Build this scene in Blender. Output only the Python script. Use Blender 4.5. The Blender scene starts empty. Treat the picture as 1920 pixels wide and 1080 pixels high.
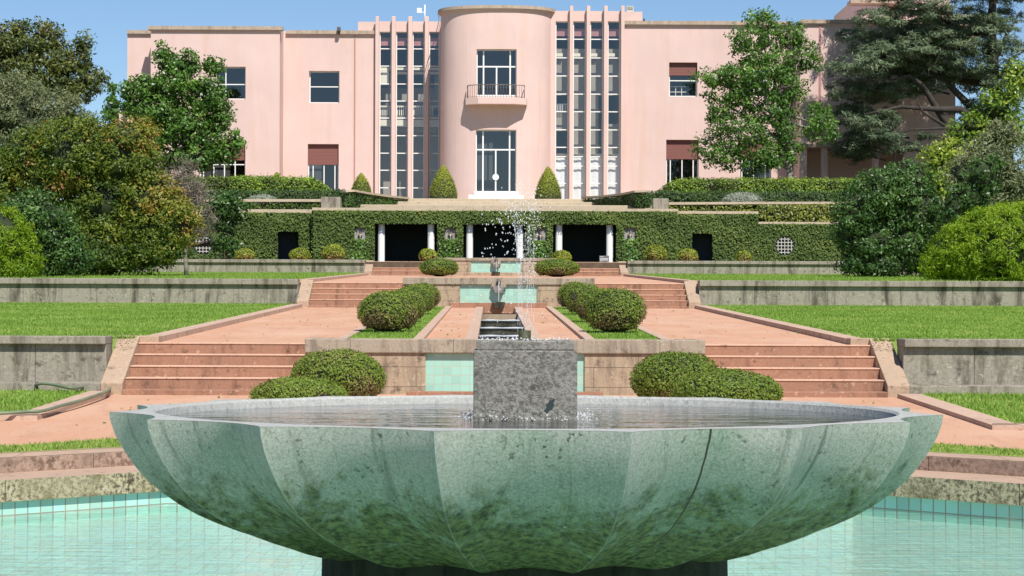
import bpy, bmesh, math, random
import numpy as np
from mathutils import Vector, Matrix

SC = bpy.context.scene
R = math.radians
rng = np.random.default_rng(7)
random.seed(7)

# ------------------------------------------------------------------ camera, sky, sun, exposure
F, PX, PY, E, CX = 3913.0, 920.5, 595.0, 1.82, -0.2
ROLL = R(0.2)
cam_d = bpy.data.cameras.new('camera')
cam = bpy.data.objects.new('camera', cam_d)
SC.collection.objects.link(cam)
cam_d.sensor_width = 36.0
cam_d.lens = F * 36.0 / 1920.0
cam_d.shift_x = (960 - PX) / 1920.0
cam_d.shift_y = (PY - 540) / 1920.0
cam_d.clip_start = 0.1
cam_d.clip_end = 6000
cam.matrix_world = Matrix.Translation((CX, 0, E)) @ Matrix.Rotation(R(90), 4, 'X') @ Matrix.Rotation(ROLL, 4, 'Z')
SC.camera = cam

SUN_EL, SUN_AZ = R(52), R(160)      # azimuth clockwise from +Y; the sun stands behind the camera, to its right
world = bpy.data.worlds.new('World'); SC.world = world
world.use_nodes = True
wn = world.node_tree
bg = wn.nodes['Background']
sky = wn.nodes.new('ShaderNodeTexSky'); sky.sky_type = 'NISHITA'; sky.sun_disc = False
sky.sun_elevation = SUN_EL; sky.sun_rotation = SUN_AZ
sky.altitude = 600; sky.air_density = 1.0; sky.dust_density = 0.0; sky.ozone_density = 6.0
wn.links.new(sky.outputs[0], bg.inputs[0]); bg.inputs[1].default_value = 0.083
sun_d = bpy.data.lights.new('sun', 'SUN'); sun_d.energy = 4.5; sun_d.angle = R(0.5); sun_d.color = (1.0, 0.955, 0.88)
sun = bpy.data.objects.new('sun', sun_d); SC.collection.objects.link(sun)
sdir = Vector((math.sin(SUN_AZ) * math.cos(SUN_EL), math.cos(SUN_AZ) * math.cos(SUN_EL), math.sin(SUN_EL)))
sun.rotation_euler = sdir.to_track_quat('Z', 'Y').to_euler()
SC.view_settings.view_transform = 'Standard'; SC.view_settings.look = 'None'
SC.view_settings.exposure = 0.45; SC.view_settings.gamma = 1.0
SC.render.engine = 'CYCLES'
SC.cycles.max_bounces = 6; SC.cycles.diffuse_bounces = 3; SC.cycles.glossy_bounces = 3
SC.cycles.transparent_max_bounces = 12; SC.cycles.transmission_bounces = 3
SC.cycles.caustics_reflective = False; SC.cycles.caustics_refractive = False

def at(px, py, Y):
    """measured photo point -> real place at depth Y"""
    dx, dy = px - PX, PY - py
    return (CX + (dx - ROLL * dy) * Y / F, Y, E + (dy + ROLL * dx) * Y / F)
def ax(px, Y): return CX + (px - PX) * Y / F
def az(py, Y, px=920): return at(px, py, Y)[2]

# ------------------------------------------------------------------ object helpers
COL = SC.collection
WL = {}
def tag(o, label=None, cat=None, group=None, kind=None):
    if label: o['label'] = label
    if cat: o['category'] = cat
    if group: o['group'] = group
    if kind: o['kind'] = kind
    return o
def empty(name, loc, label, cat, group=None):
    o = bpy.data.objects.new(name, None); COL.objects.link(o); o.location = loc; o.empty_display_size = 0.2
    WL[o.name] = Vector(loc)
    return tag(o, label, cat, group)
def wl(o):
    return WL.get(o.name, Vector((0, 0, 0))) if o else Vector((0, 0, 0))
def link(name, me, mat, parent):
    o = bpy.data.objects.new(name, me); COL.objects.link(o)
    if mat: me.materials.append(mat)
    if parent:
        o.parent = parent; WL[o.name] = wl(parent)
    return o
class MB:
    def __init__(s): s.v = []; s.f = []; s.sm = []
    def add(s, vs, fs, smooth=False):
        b = len(s.v); s.v += [tuple(p) for p in vs]
        for f in fs: s.f.append([b + i for i in f]); s.sm.append(smooth)
        return s
    def box(s, x0, x1, y0, y1, z0, z1):
        return s.add([(x0,y0,z0),(x1,y0,z0),(x1,y1,z0),(x0,y1,z0),(x0,y0,z1),(x1,y0,z1),(x1,y1,z1),(x0,y1,z1)],
                     [(0,3,2,1),(4,5,6,7),(0,1,5,4),(1,2,6,5),(2,3,7,6),(3,0,4,7)])
    def hexa(s, bot, top):
        n = len(bot)
        fs = [tuple(range(n))[::-1], tuple(range(n, 2*n))] + [(i, (i+1) % n, n + (i+1) % n, n + i) for i in range(n)]
        return s.add(list(bot) + list(top), fs)
    def quad(s, a, b, c, d): return s.add([a,b,c,d], [(0,1,2,3)])
    def prism(s, poly, z0, z1): return s.hexa([(x,y,z0) for x,y in poly], [(x,y,z1) for x,y in poly])
    def lathe(s, c, prof, n=24, smooth=True):
        vs = []; fs = []
        for r, z in prof:
            for k in range(n):
                a = 2*math.pi*k/n; vs.append((c[0]+r*math.cos(a), c[1]+r*math.sin(a), c[2]+z))
        for i in range(len(prof)-1):
            for k in range(n):
                fs.append((i*n+k, i*n+(k+1)%n, (i+1)*n+(k+1)%n, (i+1)*n+k))
        return s.add(vs, fs, smooth)
    def tube(s, pts, radii, n=8):
        pts = [Vector(p) for p in pts]; vs = []; fs = []; up = Vector((0.31, 0.17, 0.93))
        if not hasattr(radii, '__len__'): radii = [radii]*len(pts)
        for i, p in enumerate(pts):
            d = (pts[min(i+1, len(pts)-1)] - pts[max(i-1, 0)]).normalized()
            a = d.cross(up)
            if a.length < 1e-3: a = d.cross(Vector((1,0,0)))
            a.normalize(); b = d.cross(a)
            for k in range(n):
                t = 2*math.pi*k/n; vs.append(p + (a*math.cos(t) + b*math.sin(t))*radii[i])
        for i in range(len(pts)-1):
            for k in range(n): fs.append((i*n+k, i*n+(k+1)%n, (i+1)*n+(k+1)%n, (i+1)*n+k))
        fs.append(tuple(range(n))[::-1]); fs.append(tuple((len(pts)-1)*n+k for k in range(n)))
        return s.add(vs, fs, True)
    def holes(s, x0, x1, z0, z1, y, hs, depth):
        """a wall facing -Y with rectangular openings and their reveals"""
        xs = sorted({x0, x1, *[h[0] for h in hs], *[h[1] for h in hs]}); zs = sorted({z0, z1, *[h[2] for h in hs], *[h[3] for h in hs]})
        for i in range(len(xs)-1):
            for j in range(len(zs)-1):
                mx, mz = (xs[i]+xs[i+1])/2, (zs[j]+zs[j+1])/2
                if any(h[0] < mx < h[1] and h[2] < mz < h[3] for h in hs): continue
                s.quad((xs[i],y,zs[j]), (xs[i+1],y,zs[j]), (xs[i+1],y,zs[j+1]), (xs[i],y,zs[j+1]))
        for a, b, c, d in hs:
            s.quad((a,y,c),(a,y,d),(a,y+depth,d),(a,y+depth,c)); s.quad((b,y,c),(b,y+depth,c),(b,y+depth,d),(b,y,d))
            s.quad((a,y,d),(b,y,d),(b,y+depth,d),(a,y+depth,d)); s.quad((a,y,c),(a,y+depth,c),(b,y+depth,c),(b,y,c))
        return s
    def build(s, name, mat, parent=None, bevel=0, label=None):
        o0 = wl(parent)
        me = bpy.data.meshes.new(name)
        me.from_pydata([(x-o0.x, y-o0.y, z-o0.z) for x,y,z in s.v], [], s.f)
        me.polygons.foreach_set('use_smooth', s.sm)
        me.update()
        uv = me.uv_layers.new(name='UVMap'); V = s.v
        for p in me.polygons:
            n = p.normal
            if abs(n.z) > 0.75: tx, ty = Vector((1,0,0)), Vector((0,1,0))
            else:
                tx = Vector((-n.y, n.x, 0)).normalized(); ty = Vector((0,0,1))
                if (abs(tx.x) > 0.3 and tx.x < 0) or (abs(tx.x) <= 0.3 and tx.y < 0): tx = -tx
            for li in p.loop_indices:
                q = Vector(V[me.loops[li].vertex_index]); uv.data[li].uv = (q.dot(tx), q.dot(ty))
        ob = link(name, me, mat, parent)
        if bevel:
            m = ob.modifiers.new('bevel', 'BEVEL'); m.width = bevel; m.segments = 2; m.limit_method = 'ANGLE'
        if label: ob['label'] = label
        return ob

# ------------------------------------------------------------------ materials
def nt(name):
    m = bpy.data.materials.new(name); m.use_nodes = True
    return m, m.node_tree, m.node_tree.nodes['Principled BSDF']
def N(t, kind, **kw):
    n = t.nodes.new(kind)
    for k, v in kw.items():
        if k.startswith('i_'):
            key = k[2:]; n.inputs[int(key) if key.isdigit() else key.replace('_', ' ')].default_value = v
        else: setattr(n, k, v)
    return n
def ramp(t, fac, stops, interp='LINEAR'):
    r = t.nodes.new('ShaderNodeValToRGB'); r.color_ramp.interpolation = interp
    while len(r.color_ramp.elements) < len(stops): r.color_ramp.elements.new(0.5)
    for e, (p, c) in zip(r.color_ramp.elements, stops):
        e.position = p; e.color = (*c, 1) if len(c) == 3 else c
    t.links.new(fac, r.inputs[0]); return r.outputs[0]
def coords(t, kind='Object', scale=(1,1,1)):
    tc = t.nodes.new('ShaderNodeTexCoord'); mp = t.nodes.new('ShaderNodeMapping')
    mp.inputs['Scale'].default_value = scale; t.links.new(tc.outputs[kind], mp.inputs[0]); return mp.outputs[0]
def noise(t, vec, scale, detail=4, rough=0.55, dist=0.0):
    n = N(t, 'ShaderNodeTexNoise', i_Scale=scale, i_Detail=detail, i_Roughness=rough, i_Distortion=dist)
    t.links.new(vec, n.inputs['Vector']); return n.outputs['Fac']
def mix(t, fac, a, b, mode='MIX'):
    m = t.nodes.new('ShaderNodeMix'); m.data_type = 'RGBA'; m.blend_type = mode
    for sock, v in ((m.inputs[0], fac), (m.inputs[6], a), (m.inputs[7], b)):
        if hasattr(v, 'node'): t.links.new(v, sock)
        else: sock.default_value = v if not isinstance(v, tuple) else ((*v, 1) if len(v) == 3 else v)
    return m.outputs[2]
def bump(t, b, height, strength=0.3, dist=0.02):
    n = N(t, 'ShaderNodeBump', i_Strength=strength, i_Distance=dist); t.links.new(height, n.inputs['Height'])
    t.links.new(n.outputs[0], b.inputs['Normal']); return n
def thresh(t, fac, lo, hi):
    return ramp(t, fac, [(lo, (0,0,0)), (hi, (1,1,1))])

def simple(name, col, rough=0.6, var=0.0, scale=3.0, metal=0.0):
    m, t, b = nt(name); b.inputs['Roughness'].default_value = rough; b.inputs['Metallic'].default_value = metal
    if var:
        f = noise(t, coords(t), scale)
        t.links.new(ramp(t, f, [(0.3, tuple(c*(1-var) for c in col)), (0.7, tuple(min(1, c*(1+var)) for c in col))]), b.inputs['Base Color'])
    else: b.inputs['Base Color'].default_value = (*col, 1)
    return m

def stone(name, light, dark, stain, grain=40, streak=True, spots=None, joints=None, stain_amt=(0.48, 0.66), moss=None, bstr=0.5, chip=None):
    m, t, b = nt(name); uv = coords(t, 'UV'); ob = coords(t)
    g = noise(t, ob, grain, 6, 0.7); c = ramp(t, g, [(0.3 if bstr < 0.9 else 0.41, dark), (0.72 if bstr < 0.9 else 0.56, light)])
    big = noise(t, ob, 1.3, 5, 0.6)
    c = mix(t, thresh(t, big, 0.35, 0.75), c, tuple(x*0.72 for x in light), 'MIX')
    if streak:
        st = noise(t, coords(t, 'UV', (2.2, 0.35, 1)), 1.6, 6, 0.65, 0.6)
        c = mix(t, thresh(t, st, *stain_amt), c, stain)
    blot = noise(t, uv, 5.5, 6, 0.7); c = mix(t, thresh(t, blot, 0.56, 0.7), c, tuple(x*0.75 for x in stain))
    if moss:
        mo = noise(t, ob, 2.6, 6, 0.7); c = mix(t, thresh(t, mo, 0.54, 0.72), c, moss)
    if spots:
        v = N(t, 'ShaderNodeTexVoronoi', i_Scale=11.0); wv = N(t, 'ShaderNodeTexNoise', i_Scale=14.0, i_Detail=3.0); t.links.new(ob, wv.inputs['Vector']); t.links.new(mix(t, 0.16, ob, wv.outputs['Color']), v.inputs['Vector'])
        gate = noise(t, ob, 2.0, 2)
        sp = ramp(t, v.outputs['Distance'], [(0.10, (0.8,0.8,0.8)), (0.26, (0,0,0))])
        mm = t.nodes.new('ShaderNodeMath'); mm.operation = 'MULTIPLY'
        t.links.new(sp, mm.inputs[0]); t.links.new(thresh(t, gate, 0.5, 0.58), mm.inputs[1])
        c = mix(t, mm.outputs[0], c, spots)
    if joints:
        br = N(t, 'ShaderNodeTexBrick', offset=0.5, squash=1.0, i_Scale=1.0, i_Mortar_Size=0.004, i_Mortar_Smooth=0.3, i_Bias=0.0, i_Brick_Width=joints[0], i_Row_Height=joints[1])
        t.links.new(uv, br.inputs['Vector']); c = mix(t, br.outputs['Fac'], c, tuple(x*0.45 for x in stain))
    t.links.new(c, b.inputs['Base Color']); b.inputs['Roughness'].default_value = 0.88
    b.inputs['Specular IOR Level'].default_value = 0.25
    bump(t, b, g, bstr, 0.012)
    return m

def tiles(name, size, base, grout, var=0.12, rough=0.25, mort=0.007, off=(0,0)):
    m, t, b = nt(name); tc = t.nodes.new('ShaderNodeTexCoord'); mp = t.nodes.new('ShaderNodeMapping')
    mp.inputs['Location'].default_value = (off[0], off[1], 0); t.links.new(tc.outputs['UV'], mp.inputs[0]); uv = mp.outputs[0]
    br = N(t, 'ShaderNodeTexBrick', offset=0.0, squash=1.0, i_Scale=1.0, i_Mortar_Size=mort, i_Mortar_Smooth=0.2, i_Bias=0.0, i_Brick_Width=size, i_Row_Height=size)
    br.inputs['Color1'].default_value = (*[c*(1-var) for c in base], 1); br.inputs['Color2'].default_value = (*[min(1, c*(1+var)) for c in base], 1)
    br.inputs['Mortar'].default_value = (*grout, 1); t.links.new(uv, br.inputs['Vector'])
    d = noise(t, uv, 1.7, 5, 0.7)
    c = mix(t, thresh(t, d, 0.5, 0.9), br.outputs['Color'], (base[0]*1.3+0.08, base[1]*0.85, base[2]*0.7))
    t.links.new(c, b.inputs['Base Color']); b.inputs['Roughness'].default_value = rough
    inv = t.nodes.new('ShaderNodeInvert'); t.links.new(br.outputs['Fac'], inv.inputs['Color']); bump(t, b, inv.outputs[0], 0.3, 0.004)
    return m

def gravel(name, c1, c2, c3):
    m, t, b = nt(name); ob = coords(t)
    f = noise(t, ob, 45, 8, 0.75); big = noise(t, coords(t, 'Object', (1, 0.6, 1)), 0.7, 6, 0.65)
    c = ramp(t, f, [(0.3, c1), (0.7, c2)]); c = mix(t, thresh(t, big, 0.42, 0.7), c, c3); c = mix(t, mix(t, 1.0, thresh(t, noise(t, coords(t, 'Object', (2.5, 0.5, 1)), 1.1, 6, 0.7, 0.5), 0.5, 0.75), (0.5,)*3, 'MULTIPLY'), c, tuple(x*0.75 for x in c1))
    sp = noise(t, ob, 14, 2); c = mix(t, thresh(t, sp, 0.68, 0.74), c, tuple(x*0.6 for x in c1))
    t.links.new(c, b.inputs['Base Color']); b.inputs['Roughness'].default_value = 0.95; b.inputs['Specular IOR Level'].default_value = 0.1
    bump(t, b, f, 0.5, 0.01); return m

def leafmat(name, stops, rough=0.5, spec=0.35, trans=0.25):
    m, t, b = nt(name)
    a = N(t, 'ShaderNodeAttribute', attribute_name='tint')
    c = ramp(t, a.outputs['Fac'], stops)
    t.links.new(c, b.inputs['Base Color']); b.inputs['Roughness'].default_value = rough; b.inputs['Specular IOR Level'].default_value = spec
    tr = t.nodes.new('ShaderNodeBsdfTranslucent')
    t.links.new(mix(t, 1.0, c, (1.0, 1.0, 0.55), 'MULTIPLY'), tr.inputs[0])
    ms = N(t, 'ShaderNodeMixShader', i_0=trans)
    t.links.new(b.outputs[0], ms.inputs[1]); t.links.new(tr.outputs[0], ms.inputs[2])
    t.links.new(ms.outputs[0], t.nodes['Material Output'].inputs[0]); return m

def water(name, tint, ior, scale, strength, stretch=(1,1,1), dist=0.05, rough=0.02, dens=0.0):
    m, t, b = nt(name); t.nodes.remove(b)
    f = noise(t, coords(t, 'Object', stretch), scale, 4, 0.6, 0.4)
    bp = N(t, 'ShaderNodeBump', i_Strength=strength, i_Distance=dist); t.links.new(f, bp.inputs['Height'])
    fr = N(t, 'ShaderNodeFresnel', i_IOR=ior); t.links.new(bp.outputs[0], fr.inputs['Normal'])
    gl = N(t, 'ShaderNodeBsdfGlossy', i_Roughness=rough); t.links.new(bp.outputs[0], gl.inputs['Normal'])
    gl.inputs['Color'].default_value = (0.95, 0.97, 1, 1)
    tr = t.nodes.new('ShaderNodeBsdfTransparent'); tr.inputs[0].default_value = (*tint, 1)
    ms = t.nodes.new('ShaderNodeMixShader'); t.links.new(fr.outputs[0], ms.inputs[0]); t.links.new(tr.outputs[0], ms.inputs[1]); t.links.new(gl.outputs[0], ms.inputs[2])
    t.links.new(ms.outputs[0], t.nodes['Material Output'].inputs[0]); return m

def glassmat(name, refl, tint):
    m, t, b = nt(name); t.nodes.remove(b)
    gl = N(t, 'ShaderNodeBsdfGlossy', i_Roughness=0.03); gl.inputs['Color'].default_value = (0.95, 0.95, 0.95, 1)
    f = noise(t, coords(t), 0.8, 2); bp = N(t, 'ShaderNodeBump', i_Strength=0.05, i_Distance=0.05); t.links.new(f, bp.inputs['Height']); t.links.new(bp.outputs[0], gl.inputs['Normal'])
    tr = t.nodes.new('ShaderNodeBsdfTransparent'); tr.inputs[0].default_value = (*tint, 1)
    ms = N(t, 'ShaderNodeMixShader', i_0=refl); t.links.new(tr.outputs[0], ms.inputs[1]); t.links.new(gl.outputs[0], ms.inputs[2])
    t.links.new(ms.outputs[0], t.nodes['Material Output'].inputs[0]); return m

def plaster(name, base, stain):
    m, t, b = nt(name); ob = coords(t)
    n1 = noise(t, ob, 0.35, 6, 0.65); n2 = noise(t, coords(t, 'UV', (1.6, 0.14, 1)), 1.0, 7, 0.72, 0.4); n3 = noise(t, ob, 8, 6, 0.7); n4 = noise(t, ob, 1.1, 6, 0.75)
    c = ramp(t, n1, [(0.3, tuple(x*0.93 for x in base)), (0.7, tuple(min(1, x*1.06) for x in base))])
    c = mix(t, mix(t, 1.0, thresh(t, n2, 0.48, 0.8), (0.6,0.6,0.6), 'MULTIPLY'), c, stain)
    c = mix(t, mix(t, 1.0, thresh(t, n4, 0.62, 0.78), (0.6,0.6,0.6), 'MULTIPLY'), c, (stain[0]*1.05, stain[1]*1.05, stain[2]*0.75))
    t.links.new(c, b.inputs['Base Color']); b.inputs['Roughness'].default_value = 0.9; b.inputs['Specular IOR Level'].default_value = 0.15
    bump(t, b, n3, 0.08, 0.01); return m

M = {}
M['pink'] = plaster('pink_render', (0.665, 0.49, 0.448), (0.60, 0.40, 0.30))
M['coping'] = stone('coping_stone', (0.55, 0.44, 0.34), (0.40, 0.30, 0.24), (0.30, 0.23, 0.17), 6)
M['granite'] = stone('granite_wall', (0.40, 0.365, 0.295), (0.17, 0.155, 0.12), (0.075, 0.068, 0.05), 26, True, (0.45, 0.42, 0.33), (1.9, 3.0))
M['granite_cap'] = stone('granite_cap', (0.40, 0.36, 0.295), (0.19, 0.165, 0.135), (0.13, 0.11, 0.085), 30, True, (0.42, 0.36, 0.27), (2.2, 3.0))
M['warm_stone'] = stone('warm_stone', (0.50, 0.39, 0.27), (0.28, 0.21, 0.145), (0.155, 0.115, 0.085), 30, True, (0.5, 0.42, 0.3), (1.25, 0.28), (0.5, 0.7))
M['warm_cap'] = stone('warm_cap', (0.46, 0.385, 0.295), (0.24, 0.20, 0.15), (0.14, 0.11, 0.085), 34, True, (0.48, 0.42, 0.32), (1.45, 3.0), (0.5, 0.7))
M['step'] = stone('red_step_stone', (0.43, 0.23, 0.15), (0.27, 0.135, 0.088), (0.15, 0.08, 0.055), 26, True, (0.50, 0.33, 0.23), None, (0.52, 0.74), None, 0.4)
M['tread'] = stone('worn_tread_stone', (0.72, 0.47, 0.34), (0.54, 0.32, 0.22), (0.34, 0.18, 0.12), 26, False, None, (1.9, 3.0), None, None, 0.3)
M['kerb'] = stone('kerb_stone', (0.62, 0.44, 0.335), (0.46, 0.31, 0.22), (0.30, 0.19, 0.13), 30, False, None, (1.2, 1.2))
M['cheek'] = stone('cheek_stone', (0.52, 0.38, 0.27), (0.33, 0.23, 0.16), (0.22, 0.16, 0.12), 24, False, (0.5, 0.42, 0.32))
M['pool_stone'] = stone('pool_coping_stone', (0.50, 0.42, 0.27), (0.07, 0.055, 0.035), (0.07, 0.055, 0.035), 26, False, (0.55, 0.5, 0.4), (1.35, 3.0), moss=(0.10, 0.09, 0.03), bstr=1.0)
M['pool_step'] = stone('pool_step_stone', (0.44, 0.31, 0.235), (0.13, 0.08, 0.055), (0.10, 0.07, 0.05), 18, False, (0.42, 0.36, 0.29), (1.1, 3.0), bstr=1.0)
M['ledge'] = stone('ledge_stone', (0.54, 0.38, 0.28), (0.40, 0.27, 0.19), (0.30, 0.2, 0.14), 24, False, None, (1.35, 3.0))
M['terrace'] = stone('terrace_stone', (0.60, 0.50, 0.36), (0.44, 0.35, 0.25), (0.30, 0.24, 0.17), 16, False, None, (2.4, 3.0))
M['gravel'] = gravel('pink_gravel', (0.46, 0.245, 0.155), (0.61, 0.36, 0.24), (0.58, 0.37, 0.26))
M['tile'] = tiles('turquoise_tile', 0.135, (0.37, 0.63, 0.55), (0.27, 0.24, 0.19))
M['tile_floor'] = tiles('pool_floor_tile', 0.125, (0.50, 0.74, 0.66), (0.40, 0.50, 0.42), mort=0.005)
M['tile_panel'] = tiles('panel_tile', 0.125, (0.31, 0.55, 0.46), (0.40, 0.48, 0.38), 0.10)
M['glass'] = glassmat('window_glass', 0.10, (0.92, 0.925, 0.93))
M['white'] = simple('white_paint', (0.80, 0.79, 0.76), 0.5)
M['curtain'] = simple('white_curtain', (0.82, 0.82, 0.82), 0.9, 0.05, 2)
M['cream'] = simple('cream_paint', (0.80, 0.76, 0.62), 0.7)
M['lattice'] = simple('weathered_lattice', (0.55, 0.52, 0.44), 0.8)
M['taupe'] = simple('taupe_plaster', (0.34, 0.31, 0.26), 0.9, 0.08, 1)
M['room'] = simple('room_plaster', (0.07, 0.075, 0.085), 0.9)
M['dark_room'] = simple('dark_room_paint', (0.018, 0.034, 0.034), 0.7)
M['iron'] = simple('iron_rail', (0.17, 0.13, 0.10), 0.5)
M['metal_dark'] = simple('dark_metal', (0.10, 0.09, 0.08), 0.5)
M['grey_stone'] = stone('grey_spout_stone', (0.42, 0.40, 0.37), (0.25, 0.23, 0.21), (0.12, 0.10, 0.085), 20)
M['wet'] = stone('wet_dark_stone', (0.15, 0.14, 0.10), (0.03, 0.03, 0.02), (0.02, 0.021, 0.014), 22, True, None, None, (0.4, 0.6)); M['wet'].node_tree.nodes['Principled BSDF'].inputs['Roughness'].default_value = 0.3
M['pedestal'] = stone('algae_dark_pedestal', (0.045, 0.055, 0.032), (0.012, 0.016, 0.009), (0.01, 0.012, 0.007), 22)
M['soil'] = simple('soil', (0.10, 0.07, 0.045), 0.95, 0.3, 5)
M['bark'] = simple('bark', (0.10, 0.075, 0.055), 0.9, 0.4, 6)
M['bark_dark'] = simple('dark_bark', (0.04, 0.032, 0.026), 0.9, 0.4, 6)
M['bark_grey'] = simple('grey_bark', (0.22, 0.20, 0.165), 0.9, 0.4, 6)
M['hedge_core'] = simple('hedge_twigs', (0.025, 0.035, 0.012), 0.95, 0.3, 6)
M['hose'] = simple('green_hose', (0.16, 0.20, 0.12), 0.45, 0.25, 1.2)
def shutter_mat():
    m, t, b = nt('red_roller_shutter'); w = N(t, 'ShaderNodeTexWave', bands_direction='Y', i_Scale=4.0, i_Distortion=0.3); t.links.new(coords(t, 'UV'), w.inputs['Vector'])
    c = ramp(t, w.outputs['Fac'], [(0.0, (0.13, 0.04, 0.03)), (0.5, (0.25, 0.10, 0.082)), (1, (0.20, 0.078, 0.064))]); t.links.new(c, b.inputs['Base Color'])
    b.inputs['Roughness'].default_value = 0.6; return m
M['shutter'] = shutter_mat()
M['blind'] = simple('dusty_pink_blind', (0.42, 0.20, 0.20), 0.8, 0.1, 4)
M['water_pool'] = water('pool_water', (0.90, 0.98, 0.96), 1.31, 2.2, 0.26, (0.6, 3.0, 1), 0.06)
M['water_bowl'] = water('bowl_water', (0.36, 0.36, 0.28), 1.33, 2.6, 0.26, (0.7, 1.6, 1), 0.05)
M['water_run'] = water('running_water', (0.8, 0.85, 0.82), 1.33, 9.0, 0.9, (1, 1, 1), 0.05)
def grass_mat(name, a, b_, c_):
    m, t, b = nt(name); ob = coords(t); f = noise(t, ob, 30, 6, 0.7); g = noise(t, coords(t, 'Object', (0.6, 1, 1)), 0.8, 4)
    c = mix(t, thresh(t, g, 0.35, 0.7), ramp(t, f, [(0.3, a), (0.7, b_)]), c_); c = mix(t, mix(t, 1.0, thresh(t, noise(t, ob, 1.9, 5, 0.7), 0.5, 0.72), (0.6,)*3, 'MULTIPLY'), c, (0.30, 0.30, 0.09))
    t.links.new(c, b.inputs['Base Color']); b.inputs['Roughness'].default_value = 0.9; b.inputs['Specular IOR Level'].default_value = 0.1; bump(t, b, f, 0.6, 0.03); return m
M['lawn'] = grass_mat('lawn_grass', (0.15, 0.23, 0.04), (0.25, 0.35, 0.07), (0.22, 0.30, 0.06))
M['blade'] = leafmat('grass_blade', [(0.0, (0.135, 0.243, 0.034)), (0.6, (0.270, 0.419, 0.076)), (1.0, (0.486, 0.486, 0.165))], 0.6, 0.2, 0.35)

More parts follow.
